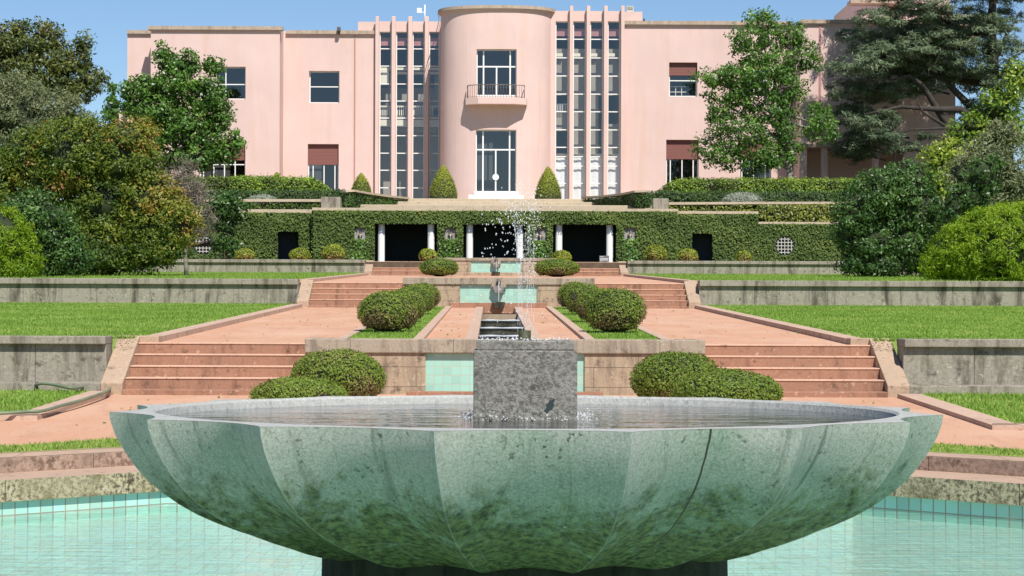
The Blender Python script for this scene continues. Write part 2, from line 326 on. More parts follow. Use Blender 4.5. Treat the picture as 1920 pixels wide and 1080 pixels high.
def bowl_mat():
    m, t, b = nt('green_patina_stone'); ob = coords(t)
    g = noise(t, ob, 75, 8, 0.85); mid = noise(t, ob, 2.2, 6, 0.65)
    c = ramp(t, g, [(0.34, (0.068, 0.112, 0.076)), (0.50, (0.17, 0.258, 0.182)), (0.68, (0.32, 0.40, 0.31))])
    sx = N(t, 'ShaderNodeSeparateXYZ'); tc = t.nodes.new('ShaderNodeTexCoord'); t.links.new(tc.outputs['Object'], sx.inputs[0])
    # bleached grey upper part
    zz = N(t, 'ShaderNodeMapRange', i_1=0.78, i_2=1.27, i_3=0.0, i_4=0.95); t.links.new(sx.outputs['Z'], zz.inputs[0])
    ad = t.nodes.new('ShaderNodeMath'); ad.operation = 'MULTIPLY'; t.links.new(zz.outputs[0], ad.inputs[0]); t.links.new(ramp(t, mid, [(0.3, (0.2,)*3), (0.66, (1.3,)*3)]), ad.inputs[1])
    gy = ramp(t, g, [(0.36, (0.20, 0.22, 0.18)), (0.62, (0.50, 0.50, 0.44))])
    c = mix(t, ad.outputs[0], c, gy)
    # paler grey mixed into each flute's left side, painting in its sunlit look
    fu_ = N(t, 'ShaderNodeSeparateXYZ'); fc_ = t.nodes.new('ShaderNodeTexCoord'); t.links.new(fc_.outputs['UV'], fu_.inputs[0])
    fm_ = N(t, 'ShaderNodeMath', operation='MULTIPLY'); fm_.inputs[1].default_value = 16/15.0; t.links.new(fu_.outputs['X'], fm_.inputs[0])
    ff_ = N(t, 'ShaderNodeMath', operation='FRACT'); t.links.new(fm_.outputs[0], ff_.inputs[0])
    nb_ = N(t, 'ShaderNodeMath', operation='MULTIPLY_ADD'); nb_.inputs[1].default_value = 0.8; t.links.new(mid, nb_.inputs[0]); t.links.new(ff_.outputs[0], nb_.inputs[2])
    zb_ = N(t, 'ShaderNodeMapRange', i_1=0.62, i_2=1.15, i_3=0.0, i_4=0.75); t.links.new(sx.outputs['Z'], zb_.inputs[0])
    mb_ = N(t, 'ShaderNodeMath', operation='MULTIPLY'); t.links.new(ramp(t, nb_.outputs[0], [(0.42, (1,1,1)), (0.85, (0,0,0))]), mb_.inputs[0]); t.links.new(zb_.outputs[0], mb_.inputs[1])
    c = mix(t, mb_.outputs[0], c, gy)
    # algae growing up from the underside
    al = noise(t, coords(t, 'Object', (1, 1, 0.5)), 4.2, 8, 0.75, 0.4)
    za = N(t, 'ShaderNodeMapRange', i_1=0.42, i_2=1.16, i_3=0.40, i_4=-0.15); t.links.new(sx.outputs['Z'], za.inputs[0])
    s = t.nodes.new('ShaderNodeMath'); s.operation = 'ADD'; t.links.new(al, s.inputs[0]); t.links.new(za.outputs[0], s.inputs[1])
    fine = noise(t, ob, 16, 6, 0.7); s2 = t.nodes.new('ShaderNodeMath'); s2.operation = 'MULTIPLY_ADD'; s2.inputs[1].default_value = 0.45; t.links.new(fine, s2.inputs[0]); t.links.new(s.outputs[0], s2.inputs[2])
    c = mix(t, thresh(t, s2.outputs[0], 0.70, 0.90), c, ramp(t, noise(t, ob, 24, 5, 0.7), [(0.38, (0.014, 0.030, 0.008)), (0.62, (0.125, 0.18, 0.06))]))
    run = noise(t, coords(t, 'UV', (7, 0.9, 1)), 1.4, 6, 0.7, 0.3)
    c = mix(t, thresh(t, run, 0.57, 0.75), c, (0.055, 0.085, 0.05)); run2 = noise(t, coords(t, 'UV', (5, 0.7, 1)), 1.9, 5, 0.7, 0.2)
    c = mix(t, mix(t, 1.0, thresh(t, run2, 0.58, 0.75), (0.55,)*3, 'MULTIPLY'), c, (0.36, 0.40, 0.34))
    # one dark joint down the middle of a flute
    su = N(t, 'ShaderNodeSeparateXYZ'); tu = t.nodes.new('ShaderNodeTexCoord'); t.links.new(tu.outputs['UV'], su.inputs[0])
    wob = t.nodes.new('ShaderNodeMath'); wob.operation = 'MULTIPLY_ADD'; wob.inputs[1].default_value = 0.05; t.links.new(noise(t, ob, 3, 4), wob.inputs[0]); t.links.new(su.outputs['X'], wob.inputs[2])
    cm = N(t, 'ShaderNodeMath', operation='COMPARE'); cm.inputs[1].default_value = 15.0*0.53/16 + 0.025; cm.inputs[2].default_value = 0.0065; t.links.new(wob.outputs[0], cm.inputs[0])
    c = mix(t, cm.outputs[0], c, (0.03, 0.032, 0.022))
    sp = noise(t, ob, 26, 3, 0.6); sg = noise(t, ob, 2.5, 3)
    mm = t.nodes.new('ShaderNodeMath'); mm.operation = 'MULTIPLY'; t.links.new(thresh(t, sp, 0.60, 0.67), mm.inputs[0]); t.links.new(thresh(t, sg, 0.42, 0.6), mm.inputs[1])
    c = mix(t, mm.outputs[0], c, (0.05, 0.06, 0.035))
    at_ = N(t, 'ShaderNodeAttribute', attribute_name='tint'); c = mix(t, ramp(t, at_.outputs['Fac'], [(0.75, (0,0,0)), (1.0, (0.30,)*3)]), c, (0.36, 0.43, 0.36))
    li = noise(t, ob, 11, 2, 0.5); c = mix(t, thresh(t, li, 0.75, 0.80), c, (0.46, 0.5, 0.43))
    t.links.new(c, b.inputs['Base Color']); b.inputs['Roughness'].default_value = 0.62; b.inputs['Specular IOR Level'].default_value = 0.35
    bump(t, b, g, 0.6, 0.01); return m
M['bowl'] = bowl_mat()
M['rim'] = stone('bleached_rim_stone', (0.53, 0.53, 0.50), (0.26, 0.27, 0.25), (0.24, 0.25, 0.23), 40, False, None, None)
M['block'] = stone('dark_granite_block', (0.32, 0.31, 0.275), (0.075, 0.073, 0.062), (0.10, 0.098, 0.083), 46, False, (0.5, 0.5, 0.44), None, (0.5, 0.7), None, 1.0)
def drop_mat():
    m, t, b = nt('water_drop'); b.inputs['Base Color'].default_value = (0.92, 0.94, 0.97, 1); b.inputs['Roughness'].default_value = 0.05
    tr = t.nodes.new('ShaderNodeBsdfTransparent'); ms = N(t, 'ShaderNodeMixShader', i_0=0.48)
    t.links.new(tr.outputs[0], ms.inputs[1]); t.links.new(b.outputs[0], ms.inputs[2]); t.links.new(ms.outputs[0], t.nodes['Material Output'].inputs[0]); return m
M['drop'] = drop_mat()

# ------------------------------------------------------------------ foliage
def quads_mesh(name, V, tint, mat, parent, core=None, nv=4):
    """V (n,nv,3) leaf faces in world space -> one mesh; core = (verts, faces) of a twig body inside"""
    n = len(V); o0 = np.array(wl(parent)); vs = V.reshape(-1, 3) - o0
    cv = np.zeros((0, 3)); cf = []
    if core: cv = np.array(core[0], float) - o0; cf = core[1]
    me = bpy.data.meshes.new(name); nvx = n*nv + len(cv); me.vertices.add(nvx)
    me.vertices.foreach_set('co', np.vstack([vs, cv]).astype(np.float32).ravel())
    lens = np.array([nv]*n + [len(f) for f in cf], int); loops = np.concatenate([np.arange(n*nv)] + ([np.concatenate([np.array(f) + n*nv for f in cf])] if cf else []))
    me.loops.add(len(loops)); me.loops.foreach_set('vertex_index', loops.astype(np.int32))
    me.polygons.add(len(lens)); me.polygons.foreach_set('loop_start', np.concatenate([[0], np.cumsum(lens)[:-1]]).astype(np.int32)); me.polygons.foreach_set('loop_total', lens.astype(np.int32))
    me.update(calc_edges=True)
    a = me.attributes.new('tint', 'FLOAT', 'POINT'); a.data.foreach_set('value', np.concatenate([np.repeat(tint, nv), np.zeros(len(cv))]).astype(np.float32))
    ob = link(name, me, mat, parent)
    if core and core[2]:
        me.materials.append(core[2]); mi = np.array([0]*n + [1]*len(cf), np.int32); me.polygons.foreach_set('material_index', mi)
    return ob
def unit(a): return a / (np.linalg.norm(a, axis=-1, keepdims=True) + 1e-9)
def leaf_quads(P, Nn, size, aspect=0.55, jit=0.7, var=0.3, droop=0.0):
    n = len(P); nn = unit(Nn + rng.normal(0, jit, (n, 3)))
    d = rng.normal(0, 1, (n, 3)); d[:, 2] -= droop; a = unit(d - (d*nn).sum(1, keepdims=True)*nn); b = np.cross(nn, a)
    s = size*(1 + rng.uniform(-var, var, (n, 1)))
    q = np.stack([P - a*s*0.5, P + b*s*aspect*0.5 - a*s*0.05, P + a*s*0.5, P - b*s*aspect*0.5 - a*s*0.05], 1)
    return q
def sph(n):
    return unit(rng.normal(0, 1, (n, 3)))
def crown_pts(lobes, clump_r, per_m2, leaves, shell=(0.62, 1.04), squash=0.75, back=0.5, tints=None):
    """clumps of leaves spread over lobes (cx,cy,cz,rx,ry,rz)"""
    Ps, Ns, Ts = [], [], []
    for li, (cx, cy, cz, rx, ry, rz) in enumerate(lobes):
        area = 4*math.pi*(((rx*ry)**1.6 + (rx*rz)**1.6 + (ry*rz)**1.6)/3)**(1/1.6)
        nc = max(6, int(area*per_m2)); d = sph(nc); d = d[(d[:, 1] < 0.25) | (rng.random(nc) < back)]
        k = rng.uniform(shell[0], shell[1], (len(d), 1)); C = np.array([cx, cy, cz]) + d*k*np.array([rx, ry, rz])
        keep = np.ones(len(C), bool)
        for lj, L in enumerate(lobes):
            if lj != li: keep &= (((C - np.array(L[:3]))/np.array(L[3:]))**2).sum(1) > 0.5
        C = C[keep]; d = d[keep]
        m = len(C)
        if not m: continue
        off = rng.normal(0, 1, (m, leaves, 3)); off = unit(off)*(rng.random((m, leaves, 1))**0.5)
        cr = clump_r*rng.uniform(0.6, 1.25, (m, 1, 1))
        P = C[:, None, :] + off*cr*np.array([1, 1, squash]); nn = off*0.7 + d[:, None, :]*0.8 + np.array([0, -0.1, 0.35])
        ct = rng.normal(0, 0.19, (m, 1)) + (tints[li] if tints else 0.45)
        Ps.append(P.reshape(-1, 3)); Ns.append(nn.reshape(-1, 3)); Ts.append((ct + rng.normal(0, 0.09, (m, leaves))).ravel())
    return np.vstack(Ps), unit(np.vstack(Ns)), np.clip(np.concatenate(Ts), 0, 1)
def lobe(px, py, Y, rx, ry, k=0.9):
    x, y, z = at(px, py, Y); s = Y/F
    return (x, y, z, rx*s, max(rx, ry)*s*k, ry*s)
def cores(lobes, k):
    """dark twig bodies inside the lobes"""
    vs, fs = [], []
    for (cx, cy, cz, rx, ry, rz) in lobes:
        n, mrow = 10, 7; b = len(vs)
        for i in range(mrow):
            ph = math.pi*(i+0.5)/mrow
            for j in range(n):
                th = 2*math.pi*j/n; q = k*random.uniform(0.85, 1.1); vs.append((cx+rx*q*math.sin(ph)*math.cos(th), cy+ry*q*math.sin(ph)*math.sin(th), cz+rz*q*math.cos(ph)))
        for i in range(mrow-1):
            for j in range(n): fs.append((b+i*n+j, b+(i+1)*n+j, b+(i+1)*n+(j+1) % n, b+i*n+(j+1) % n))
        fs.append(tuple(b+j for j in range(n))[::-1]); fs.append(tuple(b+(mrow-1)*n+j for j in range(n)))
    return vs, fs
def limb_path(a, b, bend=0.12, n=5):
    a, b = Vector(a), Vector(b); L = (b-a).length; pts = []
    for i in range(n):
        t = i/(n-1); p = a.lerp(b, t); k = math.sin(t*math.pi)*L*bend
        pts.append(p + Vector((random.uniform(-1, 1)*k*0.6, random.uniform(-1, 1)*k*0.6, random.uniform(-0.2, 1)*k*0.5)))
    pts[0], pts[-1] = a, b; return pts
def plant(name, label, cat, base, lobes, mat, leaf=0.14, clump=0.4, per=2.2, n=26, aspect=0.5, core=0.5, trunk=None, bark='bark', squash=0.75, jit=0.7, tints=None, shell=(0.62, 1.04), droop=0.0, group=None, limbs=True, back=0.5, rtr=0.16, core_mat='hedge_core', dk=1.9):
    r = empty(name, base, label, cat, group)
    P, Nn, T = crown_pts(lobes, clump*1.1, per*dk, n, shell, squash, back, tints)
    P[:, 2] = np.maximum(P[:, 2], base[2] + 0.03)
    q = leaf_quads(P, Nn, leaf, aspect, jit, 0.35, droop)
    c = None
    if core:
        vs, fs = cores(lobes, core); vs = [(x, y, max(z, base[2])) for x, y, z in vs]; c = (vs, fs, M[core_mat])
    quads_mesh('crown', q, T, M[mat], r, c)
    mb = MB(); top = trunk or (base[0], base[1], base[2] + 0.6*(max(l[2] for l in lobes) - base[2]))
    mb.tube(limb_path(base, top, 0.05, 6), [rtr*(1.25 - 0.6*i/5) for i in range(6)], 8)
    if limbs:
        for L in lobes:
            t = random.uniform(0.45, 1.0); s = Vector(base).lerp(Vector(top), t); d = (Vector(L[:3]) - s).length
            mb.tube(limb_path(s, L[:3], 0.14), [rtr*0.55, rtr*0.45, rtr*0.36, rtr*0.27, rtr*0.12], 6)
            for _ in range(3):
                e = Vector(L[:3]) + Vector((random.uniform(-1, 1)*L[3], random.uniform(-1, 1)*L[4], random.uniform(-0.6, 1)*L[5]))*0.9
                mb.tube(limb_path(L[:3], e, 0.15, 4), [rtr*0.2, rtr*0.15, rtr*0.1, rtr*0.04], 5)
    mb.build('trunk', M[bark], r)
    return r
M['lf_mid'] = leafmat('green_leaf', [(0, (0.044, 0.097, 0.015)), (0.5, (0.095, 0.207, 0.033)), (1, (0.203, 0.349, 0.055))], 0.4, 0.4, 0.3)
M['lf_oak'] = leafmat('olive_leaf', [(0, (0.042, 0.063, 0.013)), (0.5, (0.104, 0.133, 0.027)), (0.85, (0.181, 0.182, 0.043)), (1, (0.222, 0.140, 0.043))], 0.45, 0.4, 0.2)
M['lf_grey'] = leafmat('grey_green_leaf', [(0, (0.096, 0.119, 0.059)), (0.5, (0.205, 0.232, 0.112)), (1, (0.341, 0.345, 0.199))], 0.6, 0.3, 0.25)
M['lf_mixed'] = leafmat('autumn_mixed_leaf', [(0, (0.045, 0.085, 0.012)), (0.4, (0.105, 0.165, 0.02)), (0.66, (0.20, 0.235, 0.028)), (0.86, (0.34, 0.26, 0.04)), (1, (0.36, 0.18, 0.06))], 0.5, 0.35, 0.3)
M['lf_dark'] = leafmat('dark_glossy_leaf', [(0, (0.021, 0.053, 0.011)), (0.5, (0.053, 0.117, 0.024)), (1, (0.129, 0.234, 0.053))], 0.42, 0.4, 0.25)
M['lf_lime'] = leafmat('lime_leaf', [(0, (0.085, 0.163, 0.008)), (0.5, (0.190, 0.316, 0.013)), (1, (0.317, 0.437, 0.031))], 0.55, 0.25, 0.35)
M['lf_laurel'] = leafmat('yellow_green_leaf', [(0, (0.072, 0.132, 0.014)), (0.5, (0.180, 0.288, 0.030)), (1, (0.396, 0.456, 0.072))], 0.3, 0.5, 0.3)
M['lf_cedar'] = leafmat('blue_green_needle', [(0, (0.043, 0.069, 0.035)), (0.5, (0.104, 0.151, 0.081)), (1, (0.208, 0.264, 0.150))], 0.6, 0.3, 0.15)
M['twig_grey'] = leafmat('bare_grey_twig', [(0, (0.090, 0.077, 0.059)), (0.6, (0.216, 0.189, 0.153)), (1, (0.306, 0.279, 0.234))], 0.8, 0.2, 0.05)
M['lf_box'] = leafmat('clipped_box_leaf', [(0, (0.063, 0.086, 0.016)), (0.4, (0.144, 0.218, 0.030)), (0.68, (0.230, 0.316, 0.044)), (0.84, (0.253, 0.207, 0.081)), (1, (0.218, 0.155, 0.086))], 0.55, 0.25, 0.28)
M['lf_cone'] = leafmat('clipped_cone_leaf', [(0, (0.130, 0.152, 0.019)), (0.45, (0.260, 0.310, 0.026)), (0.75, (0.403, 0.462, 0.042)), (1, (0.429, 0.304, 0.096))], 0.5, 0.3, 0.25)
M['lf_hedge'] = leafmat('hedge_leaf', [(0, (0.068, 0.088, 0.018)), (0.4, (0.179, 0.280, 0.031)), (1, (0.358, 0.487, 0.062))], 0.45, 0.35, 0.3)
M['lf_hedge_dark'] = leafmat('dark_hedge_leaf', [(0, (0.033, 0.065, 0.016)), (0.5, (0.065, 0.130, 0.026)), (1, (0.130, 0.234, 0.052))], 0.5, 0.3, 0.2)
M['lf_ivy'] = leafmat('creeper_leaf', [(0, (0.052, 0.085, 0.017)), (0.5, (0.104, 0.164, 0.033)), (0.9, (0.188, 0.248, 0.056)), (1, (0.272, 0.188, 0.065))], 0.55, 0.25, 0.25)
M['lf_ivy_gold'] = leafmat('golden_creeper_leaf', [(0, (0.09, 0.11, 0.02)), (0.5, (0.22, 0.26, 0.04)), (1, (0.40, 0.38, 0.08))], 0.4, 0.4, 0.25)
M['lf_silver'] = leafmat('silver_leaf', [(0, (0.22, 0.25, 0.19)), (1, (0.48, 0.50, 0.42))], 0.8, 0.2, 0.2)

# ------------------------------------------------------------------ ground levels
SL = 0.0271
def lowZ(y): return max(0.478, -0.064 + SL*y)
def t1Z(y): return 0.604 + SL*y
def t2Z(y): return 1.224 + SL*y
T1, T2, T3, T4 = 29.3, 54.0, 83.0, 90.0
T3Z = 4.06
HZ = 6.15
PC = (0.0, 12.2)

def struct(o): return tag(o, kind='structure')
struct(MB().add([(-2500,-500,-0.9),(2500,-500,-0.9),(2500,4000,-0.9),(-2500,4000,-0.9)], [(0,1,2,3)]).build('ground', M['lawn']))
def octo(a):
    r = a/math.cos(math.pi/8)
    return [(PC[0]+r*math.cos(math.pi/8+k*math.pi/4), PC[1]+r*math.sin(math.pi/8+k*math.pi/4)) for k in range(8)]
def oring(mb, a0, a1, z0, z1):
    p, q = octo(a0), octo(a1)
    for k in range(8):
        j = (k+1) % 8; mb.quad((*p[k], z0), (*q[k], z1), (*q[j], z1), (*p[j], z0))
    return mb
# lower gravel path round the pool, with an octagonal opening
def path_ring(name, a_in, outer, dz, mat, inner_z=None):
    bm = bmesh.new(); p = octo(a_in); vi = [bm.verts.new((x, y, 0)) for x, y in p]; vo = [bm.verts.new((x, y, 0)) for x, y in outer]
    for k in range(8): bm.faces.new((vi[k], vo[k], vo[(k+1) % 8], vi[(k+1) % 8]))
    g = bm.verts[:] + bm.edges[:] + bm.faces[:]
    bmesh.ops.bisect_plane(bm, geom=g, plane_co=(0, 20.0, 0), plane_no=(0, 1, 0))
    for v in bm.verts:
        v.co.z = lowZ(v.co.y) + dz
        if inner_z and max(abs(v.co.x), abs(v.co.y-12.2), (abs(v.co.x)+abs(v.co.y-12.2))/2**0.5) < a_in+0.05: v.co.z = inner_z
    bm.normal_update()
    for f in bm.faces:
        if f.normal.z < 0: f.normal_flip()
    me = bpy.data.meshes.new(name); bm.to_mesh(me); bm.free(); uv = me.uv_layers.new(name='UVMap')
    for l in me.loops: uv.data[l.index].uv = me.vertices[l.vertex_index].co.xy
    return link(name, me, M[mat], None)
o = octo(40); outer = [(60, 20), (12.4, 29.6), (-12.4, 29.6), (-60, 20), (-60, -10), (-20, -40), (20, -40), (60, -10)]
struct(path_ring('gravel_path', 9.75, outer, 0.0, 'gravel'))
struct(path_ring('grass_verge', 9.05, octo(9.76), 0.008, 'lawn', 0.494))
struct(MB().prism([(-60, 27.0), (-12.0, 27.0), (-12.0, 29.7), (-60, 29.7)], 0.2, 0.70).build('garden_soil', M['soil']))
struct(MB().prism([(12.0, 27.0), (60, 27.0), (60, 29.7), (12.0, 29.7)], 0.2, 0.70).build('garden_soil', M['soil']))

# the pool
pool = empty('pool', (0, 12.2, 0), 'octagonal turquoise tiled pool with weathered stone edge around the fountain', 'pool')
b_ = MB(); p8 = octo(8.05); b_.add([(x, y, -0.085) for x, y in p8], [tuple(range(8))]); b_.build('pool_floor', M['tile_floor'], pool)
b_ = MB()
for k in range(8):
    j = (k+1) % 8; b_.quad((*p8[j], -0.09), (*p8[k], -0.09), (*p8[k], 0.135), (*p8[j], 0.135))
b_.build('tile_band', M['tile'], pool)
b_ = MB(); oring(b_, 8.0, 8.0, 0.13, 0.33); oring(b_, 8.06, 8.0, 0.132, 0.13)
b_.build('coping', M['pool_stone'], pool)
b_ = MB(); oring(b_, 8.0, 8.72, 0.33, 0.335); oring(b_, 8.72, 8.72, 0.335, 0.475)
b_.f = b_.f; b_.build('ledge', M['ledge'], pool)
b_ = MB(); oring(b_, 8.70, 8.70, 0.336, 0.472); oring(b_, 8.70, 9.06, 0.472, 0.486); b_.build('upper_step', M['pool_step'], pool)
b_ = MB(); oring(b_, 8.72, 9.12, 0.478, 0.495); b_.build('step_top', M['ledge'], pool)
struct(MB().add([(x, y, 0.0) for x, y in octo(8.04)], [tuple(range(8))]).build('water', M['water_pool']))

# lower lawns with their kerbs
def lawn(name, x0, x1, y0, y1, zf, dz, ny=2):
    b = MB()
    for i in range(ny):
        a, c = y0 + (y1-y0)*i/ny, y0 + (y1-y0)*(i+1)/ny
        b.quad((x0, a, zf(a)+dz), (x1, a, zf(a)+dz), (x1, c, zf(c)+dz), (x0, c, zf(c)+dz))
    return struct(b.build(name, M['lawn']))
def kerb_run(pts, w, zf, dz, label, side=1):
    """a stone kerb along a polyline, offset outwards"""
    b = MB()
    for (xa, ya), (xb, yb) in zip(pts[:-1], pts[1:]):
        d = Vector((xb-xa, yb-ya, 0)).normalized(); n = Vector((d.y, -d.x, 0))*side*w
        bot = [(xa, ya, zf(ya)-0.1), (xb, yb, zf(yb)-0.1), (xb+n.x, yb+n.y, zf(yb)-0.1), (xa+n.x, ya+n.y, zf(ya)-0.1)]
        b.hexa(bot, [(x, y, zf(y)+dz) for x, y, z in bot])
    o = b.build('kerb', M['kerb']); tag(o, label, 'kerb', 'stone path kerbs'); return o
for s in (-1, 1):
    lawn('lawn', *(sorted((s*5.75, s*40))), 23.9 if s > 0 else 24.7, 29.1, lowZ, 0.05)
yk = {-1: 24.4, 1: 23.5}
kerb_run([(-5.45, 29.0), (-5.5, yk[-1]), (-6.6, yk[-1]-0.15), (-40, yk[-1]-0.3)], 0.32, lowZ, 0.055, 'pale kerb of the lower left lawn, under the hose', -1 if False else 1)
kerb_run([(5.45, 29.0), (5.45, yk[1]), (6.3, yk[1]-0.2), (40, yk[1]-0.3)], 0.32, lowZ, 0.055, 'pale kerb of the lower right lawn beside the pool', -1)

# ------------------------------------------------------------------ terraces: retaining walls, stairs, paths, lawns
LV = {1: dict(Y=T1, low=lowZ, top=t1Z, end=T2, cw=2.81, sx=(2.81, 5.33), tread=0.36, slab=0.07, capc=1.513, side_cap=1.535, name='lowest'),
      2: dict(Y=T2, low=t1Z, top=t2Z, end=T3, cw=2.48, sx=(2.48, 4.90), tread=0.36, slab=0.05, capc=2.845, side_cap=2.80, name='middle'),
      3: dict(Y=T3, low=t2Z, top=lambda y: T3Z, end=T4, cw=2.43, sx=(2.43, 4.93), tread=0.36, slab=0.05, capc=4.185, side_cap=4.10, name='uppermost')}
for lv, d in LV.items():
    Y, zl = d['Y'], d['low'](d['Y']); ztop = d['top'](Y + 4*d['tread']); rise = (ztop - zl - d['slab'])/4
    xi, xo = d['sx']
    for s in (-1, 1):
        sd = 'left' if s < 0 else 'right'
        st = empty('stairs', (s*(xi+xo)/2, Y, zl), f"{d['name']} flight of worn red stone steps on the {sd} of the garden axis", 'stairs', 'red stone stairs')
        x0, x1 = sorted((s*(xi+0.003), s*(xo-0.002)))
        MB().box(x0, x1, Y-0.28, Y+0.05, zl-0.1, zl+d['slab']).build('step', M['step'], st, 0.012)
        for k in range(4):
            za = zl + d['slab'] + k*rise
            sp_ = MB().box(x0, x1, Y+k*d['tread'], Y+(k+1)*d['tread']+(0.3 if k == 3 else 0.02), za-0.05, za+rise-0.022).build('step', M['step'], st)
            MB().box(x0, x1, Y+k*d['tread']-0.012, Y+(k+1)*d['tread']+(0.3 if k == 3 else -0.003), za+rise-0.022, za+rise).build('tread', M['tread'], sp_, 0.006)
        # sloping cheek slab
        w = 0.31; xa, xb = sorted((s*xo, s*(xo+w)))
        y0, y1 = Y-0.22, Y+1.2; z0 = zl+0.16; z1 = d['side_cap']
        c = MB(); c.hexa([(xa, y0, zl-0.1), (xb, y0, zl-0.1), (xb, y1, zl-0.1), (xa, y1, zl-0.1)], [(xa, y0, z0), (xb, y0, z0), (xb, y1, z1), (xa, y1, z1)])
        c.build('cheek', M['cheek'], st, 0.01)
        # side retaining wall
        xe = s*(xo+w+0.003); xf = s*45
        if lv == 3: xf = s*30
        a, b2 = sorted((xe, xf))
        wlab = {1: 'long grey stained stone wall below the lowest lawn', 2: 'long grey stained stone wall behind the lowest lawn', 3: 'grey stone planter wall under the ivy front'}[lv]
        rw = empty('retaining_wall', ((a+b2)/2, Y, zl), f'{wlab}, {sd} of the stairs', 'wall', 'garden retaining walls')
        ch = {1: 0.115, 2: 0.15, 3: 0.13}[lv]
        MB().box(a, b2, Y+0.25, Y+0.7, zl-0.2, d['side_cap']-ch).build('wall_face', M['granite'], rw)
        MB().box(a, b2, Y+0.16, Y+0.75, d['side_cap']-ch, d['side_cap']).build('cap', M['granite_cap'], rw, 0.012)
        u, v = sorted((s*5.055, s*(xo+w+0.001))); MB().box(u, v, Y+1.203, Y+1.53, d['side_cap']-0.3, d['side_cap']-0.001).build('cap', M['cheek'], rw, 0.012)
        if lv < 3: MB().box(a, b2, Y-0.2, Y+0.26, zl-0.2, zl+(0.16 if lv == 1 else 0.03)).build('plinth', M['granite_cap'], rw, 0.012)
    # centre wall with tile panel
    cw = d['cw']; zc = d['capc']; chh = {1: 0.20, 2: 0.18, 3: 0.12}[lv]
    cwl = {1: 'low weathered stone wall with wide turquoise tile panel right behind the fountain bowl', 2: 'stone cascade wall with turquoise panel and spout at the head of the stepped channel', 3: 'farthest stone cascade wall with turquoise panel below the white columns'}[lv]
    cwt = empty('cascade_wall', (0, Y, zl), cwl, 'wall', 'tiled cascade walls')
    pw = {1: 1.12, 2: 1.0, 3: 1.0}[lv]; pz0 = {1: zl+0.05, 2: zl+0.13, 3: zl+0.13}[lv]
    b = MB(); b.holes(-cw, cw, zl-0.2, zc-chh, Y+0.04, [(-pw, pw, pz0, zc-chh-0.004)], 0.05)
    b.quad((-cw, Y+0.04, zl-0.2), (-cw, Y+1.4, zl-0.2), (-cw, Y+1.4, zc-chh), (-cw, Y+0.04, zc-chh)); b.quad((cw, Y+0.04, zl-0.2), (cw, Y+0.04, zc-chh), (cw, Y+1.4, zc-chh), (cw, Y+1.4, zl-0.2))
    b.build('wall_face', M['warm_stone'], cwt)
    MB().box(-cw-0.003, cw+0.003, Y, Y+0.5, zc-chh, zc).build('cap', M['warm_cap'], cwt, 0.015)
    for s in (-1, 1):
        a, b2 = sorted((s*cw, s*(cw-0.3))); MB().box(a-0.002, b2+0.002, Y+0.5, Y+1.5, d['top'](Y+1.5)-0.5, zc-0.003).build('return_kerb', M['warm_cap'], cwt)
    MB().quad((-pw, Y+0.085, pz0-0.01), (pw, Y+0.085, pz0-0.01), (pw, Y+0.085, zc-chh), (-pw, Y+0.085, zc-chh)).build('tile_panel', M['tile_panel'], cwt)
    MB().box(-pw-0.25, pw+0.25, Y-0.16, Y+0.037, zl-0.15, pz0).build('basin_kerb', M['step' if lv < 3 else 'warm_stone'], cwt, 0.01)
    if lv > 1:
        sp = MB(); zt = zc - chh*0.5
        sp.hexa([(-0.20, Y-0.05, zt-0.16), (0.20, Y-0.05, zt-0.16), (0.2, Y+0.03, zt-0.16), (-0.2, Y+0.03, zt-0.16)], [(-0.16, Y-0.05, zt+0.02), (0.16, Y-0.05, zt+0.02), (0.16, Y+0.03, zt+0.02), (-0.16, Y+0.03, zt+0.02)])
        so = sp.build('spout', M['warm_cap'], cwt)
        l = MB(); l.tube([(0, Y-0.02, zt-0.01), (0, Y-0.16, zt-0.03)], [0.065, 0.06], 10); l.build('pipe', M['metal_dark'], so)
        a = MB(); a.hexa([(-0.09, Y-0.12, zt-0.30), (0.09, Y-0.12, zt-0.30), (0.09, Y-0.05, zt-0.30), (-0.09, Y-0.05, zt-0.30)], [(-0.17, Y-0.15, zt-0.12), (0.17, Y-0.15, zt-0.12), (0.17, Y-0.05, zt-0.12), (-0.17, Y-0.05, zt-0.12)])
        a.build('lip', M['grey_stone'], so)
        MB().tube([(0, Y-0.16, zt-0.06), (0, Y-0.2, zt-0.25), (0, Y-0.22, zl+0.05)], [0.012, 0.008, 0.01], 6).build('water_stream', M['drop'], so)
        h = MB(); h.hexa([(-0.09, Y-0.3, zl-0.0), (0.09, Y-0.3, zl), (0.09, Y-0.17, zl), (-0.09, Y-0.17, zl)], [(-0.17, Y-0.32, zl+0.15), (0.17, Y-0.32, zl+0.15), (0.17, Y-0.17, zl+0.15), (-0.17, Y-0.17, zl+0.15)])
        h.build('stone_bowl', M['wet'], cwt)
